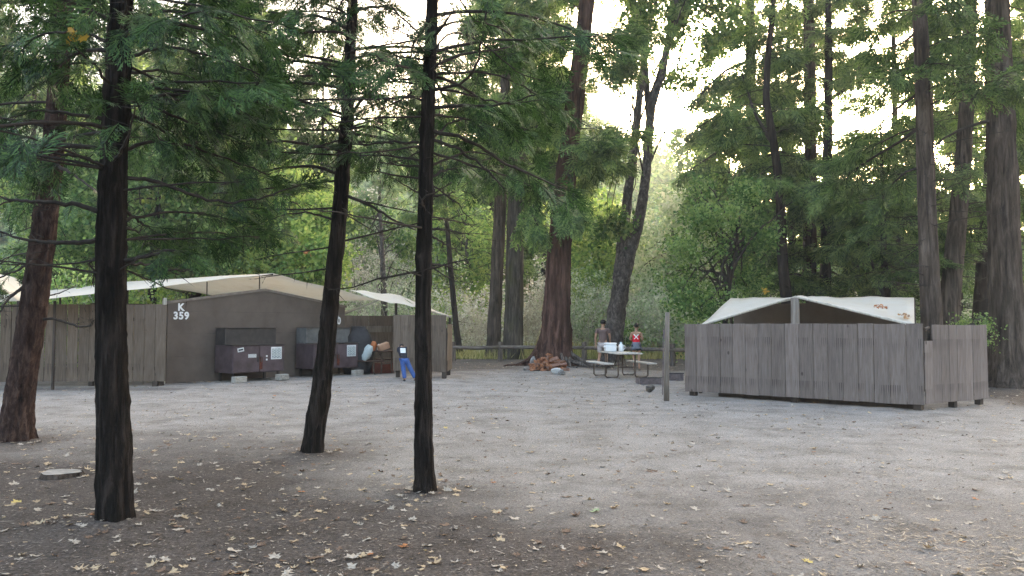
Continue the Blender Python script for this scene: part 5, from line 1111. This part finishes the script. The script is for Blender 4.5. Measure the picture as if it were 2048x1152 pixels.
# ---------------------------------------------------------------- things in the open yard beside the cabin
M['table_dark'] = pm('table_dark', [(.05,.03,.022), (.10,.06,.045)], 5, (8, 1, 1), .2)
q = G(752, 748); q = np.array([q[0], 26.6, 0]); q[0] = (752-1024)/FOC*26.6
picnic_table('dark brown picnic table in the open yard loaded with bags', (q[0], q[1], 0), R(62), M['table_dark'], 1.5)
M['bag_pale'] = pm('bag_pale', [(.36,.41,.42), (.50,.56,.56)], 6, bump=.6, bdist=.05); M['bag_orange'] = pm('bag_orange', [(.32,.10,.04), (.45,.17,.07)], 6, bump=.5); M['card'] = pm('card', [(.36,.20,.12), (.46,.28,.18)], 5, bump=.1)
def sack(name, label, cat, base, axis_, Ls, rads, mat, seed, flat=.7):
    g = np.random.default_rng(seed); base = np.array(base, float); ax = np.array(axis_, float); ax /= np.linalg.norm(ax); n = 14; t = np.linspace(0, 1, n); P = base+ax*Ls*t[:, None]
    q = np.interp(t, np.linspace(0, 1, len(rads)), rads); T, U, V_ = frames(P); a = np.linspace(0, 6.283, 18, endpoint=False)
    rr = q[:, None]*(1+.09*np.sin(3*a[None]+6*t[:, None]+g.uniform(0, 6))+.06*g.normal(size=(n, 18)))
    Vv = P[:, None]+rr[..., None]*(np.cos(a)[None, :, None]*U[:, None]+flat*np.sin(a)[None, :, None]*V_[:, None]); f = [(i*18+j, i*18+(j+1) % 18, (i+1)*18+(j+1) % 18, (i+1)*18+j) for i in range(n-1) for j in range(18)]+[tuple(range(18))[::-1], tuple((n-1)*18+i for i in range(18))]
    o = MB().add(Vv.reshape(-1, 3)-base, f).build(name, mat, None, True); o.location = base; return tag(o, label, cat)
sb_p = W(731, 720, 25.7)
sack('sack', 'pale plastic sack slumped against the dark picnic table', 'sack', (sb_p[0]-.05, sb_p[1], .47), (.45, -.05, 1), .52, [.07, .12, .135, .135, .13, .09], M['bag_pale'], 5)
w_ = W(746, 694, 26.2); sack('bag', 'orange paper bag standing behind the pale sack on the table', 'bag', (w_[0], w_[1], .768), (.1, 0, 1), .30, [.07, .09, .10, .05], M['bag_orange'], 6)
w_ = W(767, 700, 26.2); o = MB().box((0, 0, 0), (.36, .2, .2), bev=.01).build('cardboard_box', M['card'], None); o.location = (w_[0], w_[1], .90); o.rotation_euler = (.1, -.35, R(30)); tag(o, 'open brown cardboard box tilted on the dark picnic table', 'box')
w_ = W(758, 690, 26.6); sack('bag', 'crumpled white bag between the orange bag and the cardboard box', 'bag', (w_[0], w_[1], .768), (.1, 0, 1), .2, [.06, .08, .07, .04], M['plastic_white'], 9)
w_ = W(712, 700, 25.9); sack('tarpaulin_bundle', 'black tarpaulin bundle behind the grey-topped locker', 'tarpaulin', (w_[0], w_[1]+.35, 0), (.0, .1, 1), 1.55, [.42, .5, .5, .42, .2], M['black'], 7)
w_ = W(752, 742, 25.8); o = MB().box((0, 0, .17), (.78, .4, .34), bev=.02).build('crate', pm('crate_red', [(.09,.025,.014), (.17,.05,.03)], 5, bump=.2), None); o.location = (w_[0], 26.75, 0); o.rotation_euler[2] = R(30); tag(o, 'red-brown crate under the dark picnic table', 'crate')
# ---------------------------------------------------------------- people
M['skin'] = pm('skin', [(.36,.20,.13), (.42,.25,.17)], 4, bump=0, rough=.55); M['hair'] = pm('hair', [(.008,.007,.006), (.02,.017,.015)], 30, bump=.4, rough=.5)
def cloth(name, c_): return pm(name, [tuple(q*.82 for q in c_), c_, tuple(min(1, q*1.12) for q in c_)], 7, bump=.35, rough=.9, bdist=.02)
def skin_mesh(name, J, E, mat, root, parent, sub=2):
    """a continuous surface grown round joints J {name: (x, y, z, rx, ry)} along edges E"""
    ks = list(J); me = bpy.data.meshes.new(name); me.from_pydata([J[k][:3] for k in ks], [(ks.index(a), ks.index(b_)) for a, b_ in E], [])
    o = link(name, me, parent); me.materials.append(mat); o.modifiers.new('skin', 'SKIN'); sm = o.modifiers.new('smooth', 'SUBSURF'); sm.levels = sub; sm.render_levels = sub
    if not me.skin_vertices: 
        bpy.context.view_layer.objects.active = o; bpy.ops.mesh.customdata_skin_add()
    for i, k in enumerate(ks):
        sv = me.skin_vertices[0].data[i]; q = J[k]; sv.radius = (q[3], q[4] if len(q) > 4 else q[3]); sv.use_root = k == root
    o.modifiers['skin'].use_smooth_shade = True
    return o
def finger_hand(J, E, w, s, fwd, down):
    """palm and five fingers of different length at wrist w; s = side sign"""
    wx, wy, wz = J[w][:3]; f, d = np.array(fwd, float), np.array(down, float); side = np.cross(f, d)*s
    pm_ = np.array([wx, wy, wz])+d*.075; J[w+'p'] = (*pm_, .036, .022); E.append((w, w+'p'))
    for k, (o_, L) in enumerate(((-.027, .068), (-.009, .082), (.010, .077), (.028, .058))):
        a = pm_+f*o_*1.1+d*.03; b_ = a+d*L*.55+side*.006; c_ = b_+d*L*.4+side*.022
        for nm, q in (('a', a), ('b', b_), ('c', c_)): J[f'{w}f{k}{nm}'] = (*q, .009)
        E += [(w+'p', f'{w}f{k}a'), (f'{w}f{k}a', f'{w}f{k}b'), (f'{w}f{k}b', f'{w}f{k}c')]
    t1 = np.array([wx, wy, wz])+d*.045+f*.038; t2 = t1+d*.035+f*.018; J[w+'t1'] = (*t1, .011); J[w+'t2'] = (*t2, .009); E += [(w, w+'t1'), (w+'t1', w+'t2')]
def body(root, skin, Jx, legs, head):
    J = dict(pelvis=(0, 0, .92, .135, .10), waist=(0, .0, 1.08, .125, .09), chest=(0, .0, 1.27, .15, .10), neckb=(0, .0, 1.43, .065, .06), neck=(0, .012, 1.49, .05, .05)); J.update(Jx)
    E = [('pelvis', 'waist'), ('waist', 'chest'), ('chest', 'neckb'), ('neckb', 'neck')]
    for s in ('l', 'r'):
        E += [('chest', s+'sh'), (s+'sh', s+'el'), (s+'el', s+'wr'), ('pelvis', s+'hip'), (s+'hip', s+'kn'), (s+'kn', s+'an'), (s+'an', s+'toe')]
    hx_, hy_ = head; J['h1'] = (hx_*.4, .02+hy_*.4, 1.555, .066, .075); J['h2'] = (hx_*.6, .02+hy_*.6, 1.625, .078, .092); J['h3'] = (hx_*.6, .01+hy_*.6, 1.69, .055, .065); J['nose'] = (hx_*1.7+.0, .105*(1 if hy_ > .03 else .35)+hy_*.8, 1.60, .014)
    J['jaw'] = (hx_*1.2, .06+hy_, 1.545, .035); E += [('neck', 'h1'), ('h1', 'h2'), ('h2', 'h3'), ('h2', 'nose'), ('h1', 'jaw')]
    for s, k in (('l', -1), ('r', 1)): J[s+'ear'] = (k*.088+hx_*.4, .01+hy_*.4, 1.615, .014, .024); E.append(('h2', s+'ear')); finger_hand(J, E, s+'wr', k, (0, .98, .17), (0, .17, -.98) if J[s+'wr'][2] < J[s+'el'][2]-.12 else (0, .98, .1))
    o = skin_mesh('body', J, E, skin, 'pelvis', root); return J
def grow(J, keys, k): return {a: (*J[a][:3], J[a][3]+k, (J[a][4] if len(J[a]) > 4 else J[a][3])+k) for a in keys}
def hair_cap(root, mat, c, r_, seed, full=False):
    import bmesh
    bm = bmesh.new(); bmesh.ops.create_icosphere(bm, subdivisions=3, radius=1); g = np.random.default_rng(seed)
    for v in list(bm.verts):
        if v.co.z < (-.55 if v.co.y < .1 else .18): v.co.z = -.55 if v.co.y < .1 else .18
        k = 1+.05*g.normal(); v.co = (c[0]+v.co.x*r_[0]*k, c[1]+v.co.y*r_[1]*k, c[2]+v.co.z*r_[2]*k)
    me = bpy.data.meshes.new('hair'); bm.to_mesh(me); bm.free(); me.materials.append(mat); return link('hair', me, root)
def shoe(root, p, yaw, mat, L=.27):
    me = MB().box((0, .05, .035), (.095, L, .07), bev=.025).mesh('shoe', mat, True); o = link('shoe', me, root, p); o.rotation_euler[2] = yaw; return o
# the man: grey-brown T-shirt, walking away to the right
mp_ = G(1206, 738)
man = thing('person', 'person in grey-brown T-shirt and pale shorts walking away behind the picnic table', 'person', (mp_[0], mp_[1], 0), R(-14)); man.scale = (1.03,)*3
Jm = dict(lsh=(-.19, 0, 1.40, .062, .058), rsh=(.19, 0, 1.40, .062, .058), lel=(-.255, -.05, 1.14, .043), rel=(.25, -.02, 1.14, .043), lwr=(-.265, .04, .90, .03), rwr=(.235, .17, .97, .03),
          lhip=(-.095, 0, .86, .088), rhip=(.095, 0, .86, .088), lkn=(-.12, .02, .48, .056), rkn=(.10, .16, .49, .056), lan=(-.14, -.26, .22, .038), ran=(.10, .14, .09, .038), ltoe=(-.14, -.17, .09, .034), rtoe=(.11, .28, .04, .034))
Jm = body(man, M['skin'], Jm, None, (.03, .015))
Jm['lhalf'] = (-.235, -.03, 1.24, .058); Jm['rhalf'] = (.23, -.01, 1.24, .058); Jm['lth'] = (-.115, .01, .56, .08); Jm['rth'] = (.10, .14, .57, .08)
skin_mesh('shirt', {**grow(Jm, ['waist', 'chest', 'lsh', 'rsh', 'lhalf', 'rhalf'], .020), 'hem': (0, 0, .93, .165, .122), 'neckb': (0, 0, 1.425, .062, .06)}, [('hem', 'waist'), ('waist', 'chest'), ('chest', 'neckb'), ('chest', 'lsh'), ('chest', 'rsh'), ('lsh', 'lhalf'), ('rsh', 'rhalf')], cloth('shirt_taupe', (.135,.092,.085)), 'waist', man)
skin_mesh('shorts', {**grow(Jm, ['pelvis', 'lhip', 'rhip', 'lth', 'rth'], .022)}, [('pelvis', 'lhip'), ('pelvis', 'rhip'), ('lhip', 'lth'), ('rhip', 'rth')], cloth('shorts_pale', (.42,.37,.36)), 'pelvis', man)
hair_cap(man, M['hair'], (.018, .012, 1.655), (.098, .112, .10), 3); shoe(man, (-.14, -.30, .10), 0, M['black']); shoe(man, (.10, .12, 0), -.1, M['black'])
# the woman: red vest with a white emblem, grey shirt tied round the waist
wp_ = G(1273, 741)
wom = thing('person', 'person in red sleeveless top with a white crossed emblem, grey shirt tied at the waist', 'person', (wp_[0], wp_[1], 0), R(-10)); wom.scale = (.955,)*3
Jw = dict(pelvis=(0, 0, .92, .13, .10), waist=(0, 0, 1.09, .105, .08), chest=(0, 0, 1.27, .13, .092), lsh=(-.16, 0, 1.40, .048, .046), rsh=(.16, 0, 1.40, .048, .046), lel=(-.23, -.01, 1.16, .036), rel=(.235, -.01, 1.15, .036), lwr=(-.17, .2, 1.09, .026), rwr=(.18, .2, 1.09, .026),
          lhip=(-.085, 0, .86, .085), rhip=(.085, 0, .86, .085), lkn=(-.085, .01, .48, .053), rkn=(.09, .0, .48, .053), lan=(-.085, -.02, .09, .035), ran=(.10, -.02, .09, .035), ltoe=(-.09, .11, .04, .03), rtoe=(.115, .11, .04, .03))
Jw = body(wom, M['skin'], Jw, None, (.025, .02))
red = cloth('vest_red', (.70,.012,.035)); Jw['lst'] = (-.105, 0, 1.405, .036, .05); Jw['rst'] = (.105, 0, 1.405, .036, .05)
skin_mesh('vest', {**grow(Jw, ['waist', 'chest'], .032), 'hem': (0, 0, 1.0, .15, .12), 'lst': (-.105, 0, 1.415, .05, .06), 'rst': (.105, 0, 1.415, .05, .06)}, [('hem', 'waist'), ('waist', 'chest'), ('chest', 'lst'), ('chest', 'rst')], red, 'waist', wom)
em = MB()
for s in (-1, 1):
    for k, (u0, u1, w0, w1) in enumerate(((-.085, .015, .040, .022), (.015, .075, .024, .030))):
        c0, c1 = np.array([s*u0, 1.24-u0*1.1]), np.array([s*u1, 1.24-u1*1.1]); dd_ = (c1-c0)/np.linalg.norm(c1-c0); nn_ = np.array([-dd_[1], dd_[0]]); y_ = -.146-.002*k-.0015*s
        q4 = [c0+nn_*w0/2, c1+nn_*w1/2, c1-nn_*w1/2, c0-nn_*w0/2]; em.add([(q[0], y_, q[1]) for q in q4], [(0, 1, 2, 3)])
em.build('emblem', M['plastic_white'], wom, loc=(0, 0, 0))
skc = cloth('cloth_slate', (.155,.175,.22)); nn = 20; aa = np.linspace(0, 6.283, nn, endpoint=False); rows = [(1.045, .142, .112), (.98, .155, .125), (.88, .175, .15), (.78, .198, .172)]
mb = MB(); mb.add([(rx*math.cos(a)*(1+.05*math.sin(5*a)*i), ry*math.sin(a)*(1+.05*math.sin(5*a)*i), z-.03*math.sin(2*a+.5)*(i > 2)) for i, (z, rx, ry) in enumerate(rows) for a in aa], [(i*nn+j, i*nn+(j+1) % nn, (i+1)*nn+(j+1) % nn, (i+1)*nn+j) for i in range(3) for j in range(nn)]); o = mb.build('tied_shirt', skc, wom, True, loc=(0, 0, 0)); o.modifiers.new('thickness', 'SOLIDIFY').thickness = .008
Jw['lth'] = (-.085, .005, .68, .075); Jw['rth'] = (.088, 0, .68, .075)
skin_mesh('shorts', grow(Jw, ['pelvis', 'lhip', 'rhip', 'lth', 'rth'], .014), [('pelvis', 'lhip'), ('pelvis', 'rhip'), ('lhip', 'lth'), ('rhip', 'rth')], cloth('shorts_dark', (.03,.03,.04)), 'pelvis', wom)
hair_cap(wom, M['hair'], (.015, .012, 1.655), (.094, .108, .096), 4); shoe(wom, (-.087, -.04, 0), .1, M['post_grey'], .23); shoe(wom, (.107, -.04, 0), -.15, M['post_grey'], .23)
# the child leaning on the fence by the yard
cp = G(811, 761); cp[1] = 22.95; cp[0] = (811-1024)/FOC*22.95
kid = thing('person', 'small person in blue trousers and dark top leaning against the brown board fence', 'person', (cp[0], cp[1], 0), R(12)); kid.scale = (.69,)*3
Jk = dict(pelvis=(-.02, .18, .88, .14, .11), waist=(-.06, .36, 1.05, .13, .10), chest=(-.08, .55, 1.22, .15, .11), neckb=(-.09, .70, 1.34, .065, .06), neck=(-.09, .77, 1.37, .05, .05), lsh=(-.22, .64, 1.32, .058), rsh=(.05, .64, 1.32, .058), lel=(-.22, .86, 1.18, .042), rel=(.05, .86, 1.18, .042), lwr=(-.16, .98, 1.30, .03), rwr=(0, .98, 1.30, .03),
          lhip=(-.10, .16, .84, .10), rhip=(.07, .16, .84, .10), lkn=(-.06, .06, .46, .075), rkn=(.24, .10, .47, .075), lan=(-.02, -.04, .09, .06), ran=(.42, .02, .10, .06), ltoe=(-.03, .09, .045, .04), rtoe=(.43, .15, .045, .04))
bj = dict(Jk); bj.update(h1=(-.09, .84, 1.39, .066, .07), h2=(-.09, .91, 1.41, .08, .085), h3=(-.09, .97, 1.43, .055, .06), nose=(-.09, .93, 1.32, .014), jaw=(-.09, .86, 1.32, .033), lear=(-.18, .90, 1.40, .014, .022), rear=(0, .90, 1.40, .014, .022))
eb = [('pelvis', 'waist'), ('waist', 'chest'), ('chest', 'neckb'), ('neckb', 'neck'), ('neck', 'h1'), ('h1', 'h2'), ('h2', 'h3'), ('h2', 'nose'), ('h1', 'jaw'), ('h2', 'lear'), ('h2', 'rear')]
for s in 'lr':
    eb += [('chest', s+'sh'), (s+'sh', s+'el'), (s+'el', s+'wr'), ('pelvis', s+'hip'), (s+'hip', s+'kn'), (s+'kn', s+'an'), (s+'an', s+'toe')]; finger_hand(bj, eb, s+'wr', 1 if s == 'r' else -1, (1, 0, 0), (0, .5, .86))
skin_mesh('body', bj, eb, M['skin'], 'pelvis', kid)
skin_mesh('top', grow(Jk, ['pelvis', 'waist', 'chest', 'neckb', 'lsh', 'rsh', 'lel', 'rel', 'lwr', 'rwr'], .03) | {'hemk': (0, .14, .80, .165, .135)}, [('hemk', 'pelvis'), ('pelvis', 'waist'), ('waist', 'chest'), ('chest', 'neckb'), ('chest', 'lsh'), ('chest', 'rsh'), ('lsh', 'lel'), ('rsh', 'rel'), ('lel', 'lwr'), ('rel', 'rwr')], cloth('top_navy', (.02,.022,.035)), 'waist', kid)
skin_mesh('trousers', grow(Jk, ['pelvis', 'lhip', 'rhip', 'lkn', 'rkn', 'lan', 'ran'], .025), [('pelvis', 'lhip'), ('pelvis', 'rhip'), ('lhip', 'lkn'), ('rhip', 'rkn'), ('lkn', 'lan'), ('rkn', 'ran')], cloth('jeans_blue', (.05,.105,.30)), 'pelvis', kid)
o = MB().box((0, 0, 0), (.22, .02, .28), bev=.008).build('back_patch', M['sign_white'], kid, loc=(-.07, .315, 1.25)); o.rotation_euler[0] = R(-46)
o = MB().box((0, 0, 0), (.28, .24, .07), bev=.02).build('belt', M['black'], kid, loc=(-.04, .27, .965)); o.rotation_euler[0] = R(-44)
hair_cap(kid, M['hair'], (-.09, .90, 1.44), (.10, .10, .085), 5); shoe(kid, (-.03, -.06, 0), 0, M['black'], .26); shoe(kid, (.42, .0, 0), -.2, M['black'], .26)
# ---------------------------------------------------------------- fallen leaves, twigs and straw
def lobed(seed, n=7):
    """a big lobed leaf, unit length, slightly curled, with a stalk"""
    g = np.random.default_rng(seed); pts = []
    for i in range(n):
        a = -2.35+4.7*i/(n-1); L = (.60-.16*abs(a)/2.35)*g.uniform(.72, 1.1); pts.append((L*math.cos(a), L*math.sin(a)))
        if i < n-1: b_ = a+4.7/(n-1)/2; q_ = .33*g.uniform(.75, 1.25); pts.append((q_*math.cos(b_), q_*math.sin(b_)))
    V = [(0, 0, 0)]+[(x, y, 0) for x, y in pts]; F = [(0, i, i+1) for i in range(1, len(pts))]
    k = len(V); V += [(-.0, .012, 0), (-.0, -.012, 0), (-.42, g.normal(0, .1), .0)]; F.append((k, k+2, k+1))
    V = np.array(V, float); rr = np.hypot(V[:, 0], V[:, 1]); c_ = g.uniform(.1, .8); V[:, 2] = c_*rr**2*(1 if g.random() < .55 else .4)+.10*np.sin(4*np.arctan2(V[:, 1], V[:, 0])+g.uniform(0, 6))*rr+.02
    V[:, 2] -= V[:, 2].min(); return V, np.array(F)
LV = [lobed(s) for s in range(8)]
def dry(name, cols): return leaf_mat(name, cols, 6, .12, .75, .0)
leafm = [dry('leaf_pale', [(.27,.23,.175), (.38,.33,.27), (.50,.455,.39)]), dry('leaf_tan', [(.28,.20,.12), (.42,.32,.20), (.54,.44,.30)]), dry('leaf_brown', [(.08,.05,.032), (.16,.10,.065), (.24,.16,.11)]), dry('leaf_orange', [(.30,.10,.03), (.45,.19,.06)]), dry('leaf_yellow', [(.5,.36,.10), (.64,.5,.18)]), dry('leaf_green', [(.22,.30,.16), (.34,.42,.24)])]
leafn = ['pale dry lobed leaf lying on the ground', 'tan dry lobed leaf lying on the ground', 'dark brown curled leaf lying on the ground', 'orange-brown lobed leaf lying on the ground', 'yellow lobed leaf lying on the ground', 'faded green lobed leaf lying on the ground']
leafme = {}
for v_ in range(8):
    for m_ in range(6): leafme[v_, m_] = tri_mesh('fallen_leaf', LV[v_][0], LV[v_][1], leafm[m_])
g = np.random.default_rng(88); cand = []
for k in range(5600):
    Y = 4.6+(g.uniform(0, 1)**.85)*30; x = g.uniform(-.70, .70)*Y
    ed_ = np.interp(x, line_x, line_y); dens = 1.0 if Y < ed_+1.0 else .52
    if Y > 26: dens = .9
    if g.random() > dens: continue
    if abs(x) > .66*Y: continue
    if 19.9 < Y < 33 and x < -2.6 and Y > 20.5+.9*(x+13)*.6: continue
    if 16.2 < Y < 22.5 and 4 < x < 9.2 and (Y-18.3) > -.88*(x-3.94)-.2: continue
    cand.append((x, Y, .080*g.uniform(.45, 1.4)))
# drifts of leaves against the cabin and round the trunks
for (px, py, sx, sy, n) in ((400, 764, .8, .15, 60), (560, 1090, .6, .4, 20), (130, 935, .5, .35, 26), (590, 1130, .5, .2, 22), (470, 1140, .5, .2, 14), (1090, 790, 1.4, .9, 40), (1400, 1110, .5, .2, 6)):
    p = G(px, py)
    for k in range(n): cand.append((p[0]+g.normal(0, sx), p[1]+g.normal(0, sy), .09*g.uniform(.55, 1.35)))
for (bx_, by_, rb_) in ((*G(232, 1042)[:2], .2), (*G(621, 908)[:2], .2), (*G(850, 987)[:2], .14), (*G(30, 882)[:2], .28)):
    for k in range(26):
        a = g.uniform(0, 6.283); q_ = rb_+abs(g.normal(0, .22)); cand.append((bx_+q_*math.cos(a), by_+q_*math.sin(a), .07*g.uniform(.4, 1.4)))
for k in range(9000):
    Y = 4.6+(g.uniform(0, 1)**.9)*27; x = g.uniform(-.68, .68)*Y
    if 19.9 < Y < 33 and x < -2.6 and Y > 20.5+.9*(x+13)*.6: continue
    if 16.2 < Y < 22.5 and 4 < x < 9.2 and (Y-18.3) > -.88*(x-3.94)-.2: continue
    cand.append((x, Y, .028*g.uniform(.5, 1.7)))
cand = np.array(cand); app = cand[:, 2]/cand[:, 1]
infr = (np.abs(cand[:, 0]) < .64*cand[:, 1]) & (cand[:, 1] > 5.0)
order = np.argsort(-app*infr); single = set(order[:290].tolist())
def gz(x, y): i = int(np.clip(np.searchsorted(gy, y), 1, ny-1)); j = int(np.clip(np.searchsorted(gx, x), 1, nx-1)); return float(GZ[i-1:i+1, j-1:j+1].max())
LMK = [(*G(232, 1042)[:2], 'lying round the thick black cedar'), (*G(122, 950)[:2], 'lying round the low sawn stump'), (*G(621, 908)[:2], 'lying round the slim curved cedar'), (*G(850, 987)[:2], 'lying round the straight slender cedar'), (*G(30, 882)[:2], 'lying round the red leaning cedar'), (*G(480, 1120)[:2], 'on the needle floor in the left foreground corner'), (*G(850, 1120)[:2], 'on the needle floor in front of the straight slender cedar'), (*G(1250, 1100)[:2], 'on the dirt in the middle of the foreground'), (*G(1600, 1100)[:2], 'on the dirt left of the wood shavings'), (*G(1900, 1090)[:2], 'on or beside the wood shavings'), (*G(1150, 950)[:2], 'on the pale dirt right of the straight slender cedar'), (*G(1500, 940)[:2], 'on the pale dirt in the middle of the clearing'), (*G(1850, 920)[:2], 'on the pale dirt in front of the grey fence')]
rest = {m_: [] for m_ in range(6)}; pr_ = [.44, .30, .23, .018, .009, .003]
for k, (x, Y, s) in enumerate(cand):
    m_ = int(g.choice(6, p=pr_ if s > .045 else [.3, .25, .43, .015, .005, 0])); v_ = int(g.integers(8)); z = gz(x, Y)+.002; a = g.uniform(0, 6.283); tx, ty = g.normal(0, .16, 2)
    if k in single:
        o = link('fallen_leaf', leafme[v_, m_], None, (x, Y, z)); o.scale = (s,)*3; o.rotation_euler = (tx, ty, a); lm_ = min(LMK, key=lambda t: (t[0]-x)**2+(t[1]-Y)**2); tag(o, ('large ' if s > .09 else 'small ' if s < .065 else '')+leafn[m_].replace('lying on the ground', lm_[2]), 'leaf', 'fallen leaves')
    else: rest[m_].append((v_, x, Y, z, s, a, tx, ty))
parts, midx = [], []
for m_ in range(6):
    for v_ in range(8):
        q = np.array([t[1:] for t in rest[m_] if t[0] == v_])
        if len(q) == 0: continue
        O = q[:, :3]; a = q[:, 4]; X = np.stack([np.cos(a), np.sin(a), q[:, 5]*.6], 1); Z = np.stack([q[:, 5], q[:, 6], np.ones(len(q))], 1)
        vv, ff = scatter(LV[v_][0], LV[v_][1], O, X, Z, q[:, 3]); parts.append((vv, ff)); midx += [m_]*len(ff)
V, F = join(parts); me = tri_mesh('leaf_litter', V, F, leafm); me.polygons.foreach_set('material_index', np.array(midx, np.int32)); tag(link('leaf_litter', me), 'scattered dry leaves covering the rest of the clearing', 'leaf litter', kind='stuff')
# twig and chip litter: tiny slivers, dense on the needle floor
n = 42000; Y = 4.6+(g.uniform(0, 1, n)**1.5)*22; x = g.uniform(-.72, .72, n)*Y; ed_ = np.interp(x, line_x, line_y); keep = g.uniform(0, 1, n) < np.where(Y < ed_+.8, 1.0, .38); x, Y = x[keep], Y[keep]; n = len(x)
a = g.uniform(0, 6.283, n); L = g.lognormal(-4.3, .55, n); w = g.uniform(.0016, .004, n)+L*.06; z = np.array([gz(q, r_) for q, r_ in zip(x, Y)]) if n < 1e5 else 0
d = np.stack([np.cos(a), np.sin(a), g.normal(0, .12, n)], 1)*L[:, None]; e = np.stack([-np.sin(a), np.cos(a), 0*a], 1)*w[:, None]; o_ = np.stack([x, Y, z+.006+np.abs(d[:, 2])], 1)
V = np.stack([o_-d, o_+e, o_+d, o_-e], 1).reshape(-1, 3); i4 = np.arange(n)*4; F = np.stack([np.stack([i4, i4+1, i4+2], 1), np.stack([i4, i4+2, i4+3], 1)], 1).reshape(-1, 3)
M['chips'] = leaf_mat('chips', [(.03,.024,.02), (.08,.062,.05), (.16,.13,.105), (.30,.26,.22)], 60, .0, .9, 1.0)
tag(link('twig_litter', tri_mesh('twig_litter', V, F, M['chips'])), 'fine twigs, needles and bark chips strewn over the dirt', 'twig litter', kind='stuff')
# straw-coloured wood shavings in the lower right corner
n = 750; p0 = G(1900, 1095); x = p0[0]+g.normal(0, .5, n); Y = p0[1]+g.normal(0, .42, n)+.22*(p0[0]-x); a = g.normal(-.2, .9, n); L = g.uniform(.01, .045, n); z = np.array([gz(q, r_) for q, r_ in zip(x, Y)])
d = np.stack([np.cos(a), np.sin(a), g.normal(0, .15, n)], 1)*L[:, None]; e = np.stack([-np.sin(a), np.cos(a), 0*a], 1)*g.uniform(.003, .007, n)[:, None]; o_ = np.stack([x, Y, z+.008+np.abs(d[:, 2])], 1); V = np.stack([o_-d, o_+e, o_+d, o_-e], 1).reshape(-1, 3); i4 = np.arange(n)*4; F = np.stack([np.stack([i4, i4+1, i4+2], 1), np.stack([i4, i4+2, i4+3], 1)], 1).reshape(-1, 3)
M['straw'] = leaf_mat('straw', [(.16,.12,.085), (.30,.24,.17), (.44,.37,.28)], 60, .0, .9, 1.0); tag(link('wood_shavings', tri_mesh('wood_shavings', V, F, M['straw'])), 'patch of straw-coloured wood shavings in the lower right foreground', 'shavings', kind='stuff')
# leaves caught on the canvas shelter
def on_tri(px, py, A_, B_, C_):
    d = ray(px, py); o = np.array([0, 0, HC]); n = np.cross(B_-A_, C_-A_); return o+d*(n @ (A_-o))/(n @ d)
for px, py, k_, lb_ in ((1758, 617, 26, 'clump of brown leaves caught on the canvas, the upper one'), (1812, 637, 22, 'clump of brown leaves caught on the canvas near its lower right corner')):
    P = on_tri(px, py, PT, FRc, BR)+np.array([0, -.03, .02]); n = np.cross(FRc-PT, BR-PT); n /= np.linalg.norm(n); n = n if n[2] > 0 else -n; u = np.cross(n, [0, 0, 1.]); u /= np.linalg.norm(u); v_ = np.cross(n, u)
    O = np.array([u*g.normal(0, .09)+v_*g.normal(0, .07)+n*g.uniform(.01, .03) for _ in range(k_)]); X = g.normal(size=(k_, 3)); Z = n+g.normal(0, .3, (k_, 3)); V, F = multi_scatter(LV, O, X, Z, g.uniform(.05, .10, k_), g)
    o = link('leaf_clump', tri_mesh('leaf_clump', V, F, leafm[3] if px < 1800 else M['dead_leaf']), None, P); tag(o, lb_, 'leaf clump', kind='stuff')
# yellow maple leaves hanging in the cedar, top left, and a few by the shelter
for px, py, Y_, k_, s_, nm, lb_ in ((151, 72, 6.0, 5, .09, 'yellow_leaf_spray', 'bright yellow leaf spray caught high in the foreground cedars'), (1524, 581, 24.0, 3, .16, 'yellow_leaf_spray', 'yellow maple leaf hanging just left of the shelter peak'), (614, 506, 33.0, 4, .24, 'orange_leaf_spray', 'orange leaf spray left of the curved cedar above the roof')):
    P = W(px, py, Y_); O = g.normal(0, s_*.6, (k_, 3)); O[:, 2] = np.abs(O[:, 2])*.8-s_*.4; V, F = multi_scatter(LV, O, g.normal(size=(k_, 3)), np.array([0, -1, .3])+g.normal(0, .4, (k_, 3)), s_*g.uniform(.9, 1.4, k_), g); o = link(nm, tri_mesh(nm, V, F, M['leaves_gold'] if 'yellow' in nm else leafm[3]), None, P); tag(o, lb_, 'leaf spray', kind='stuff')
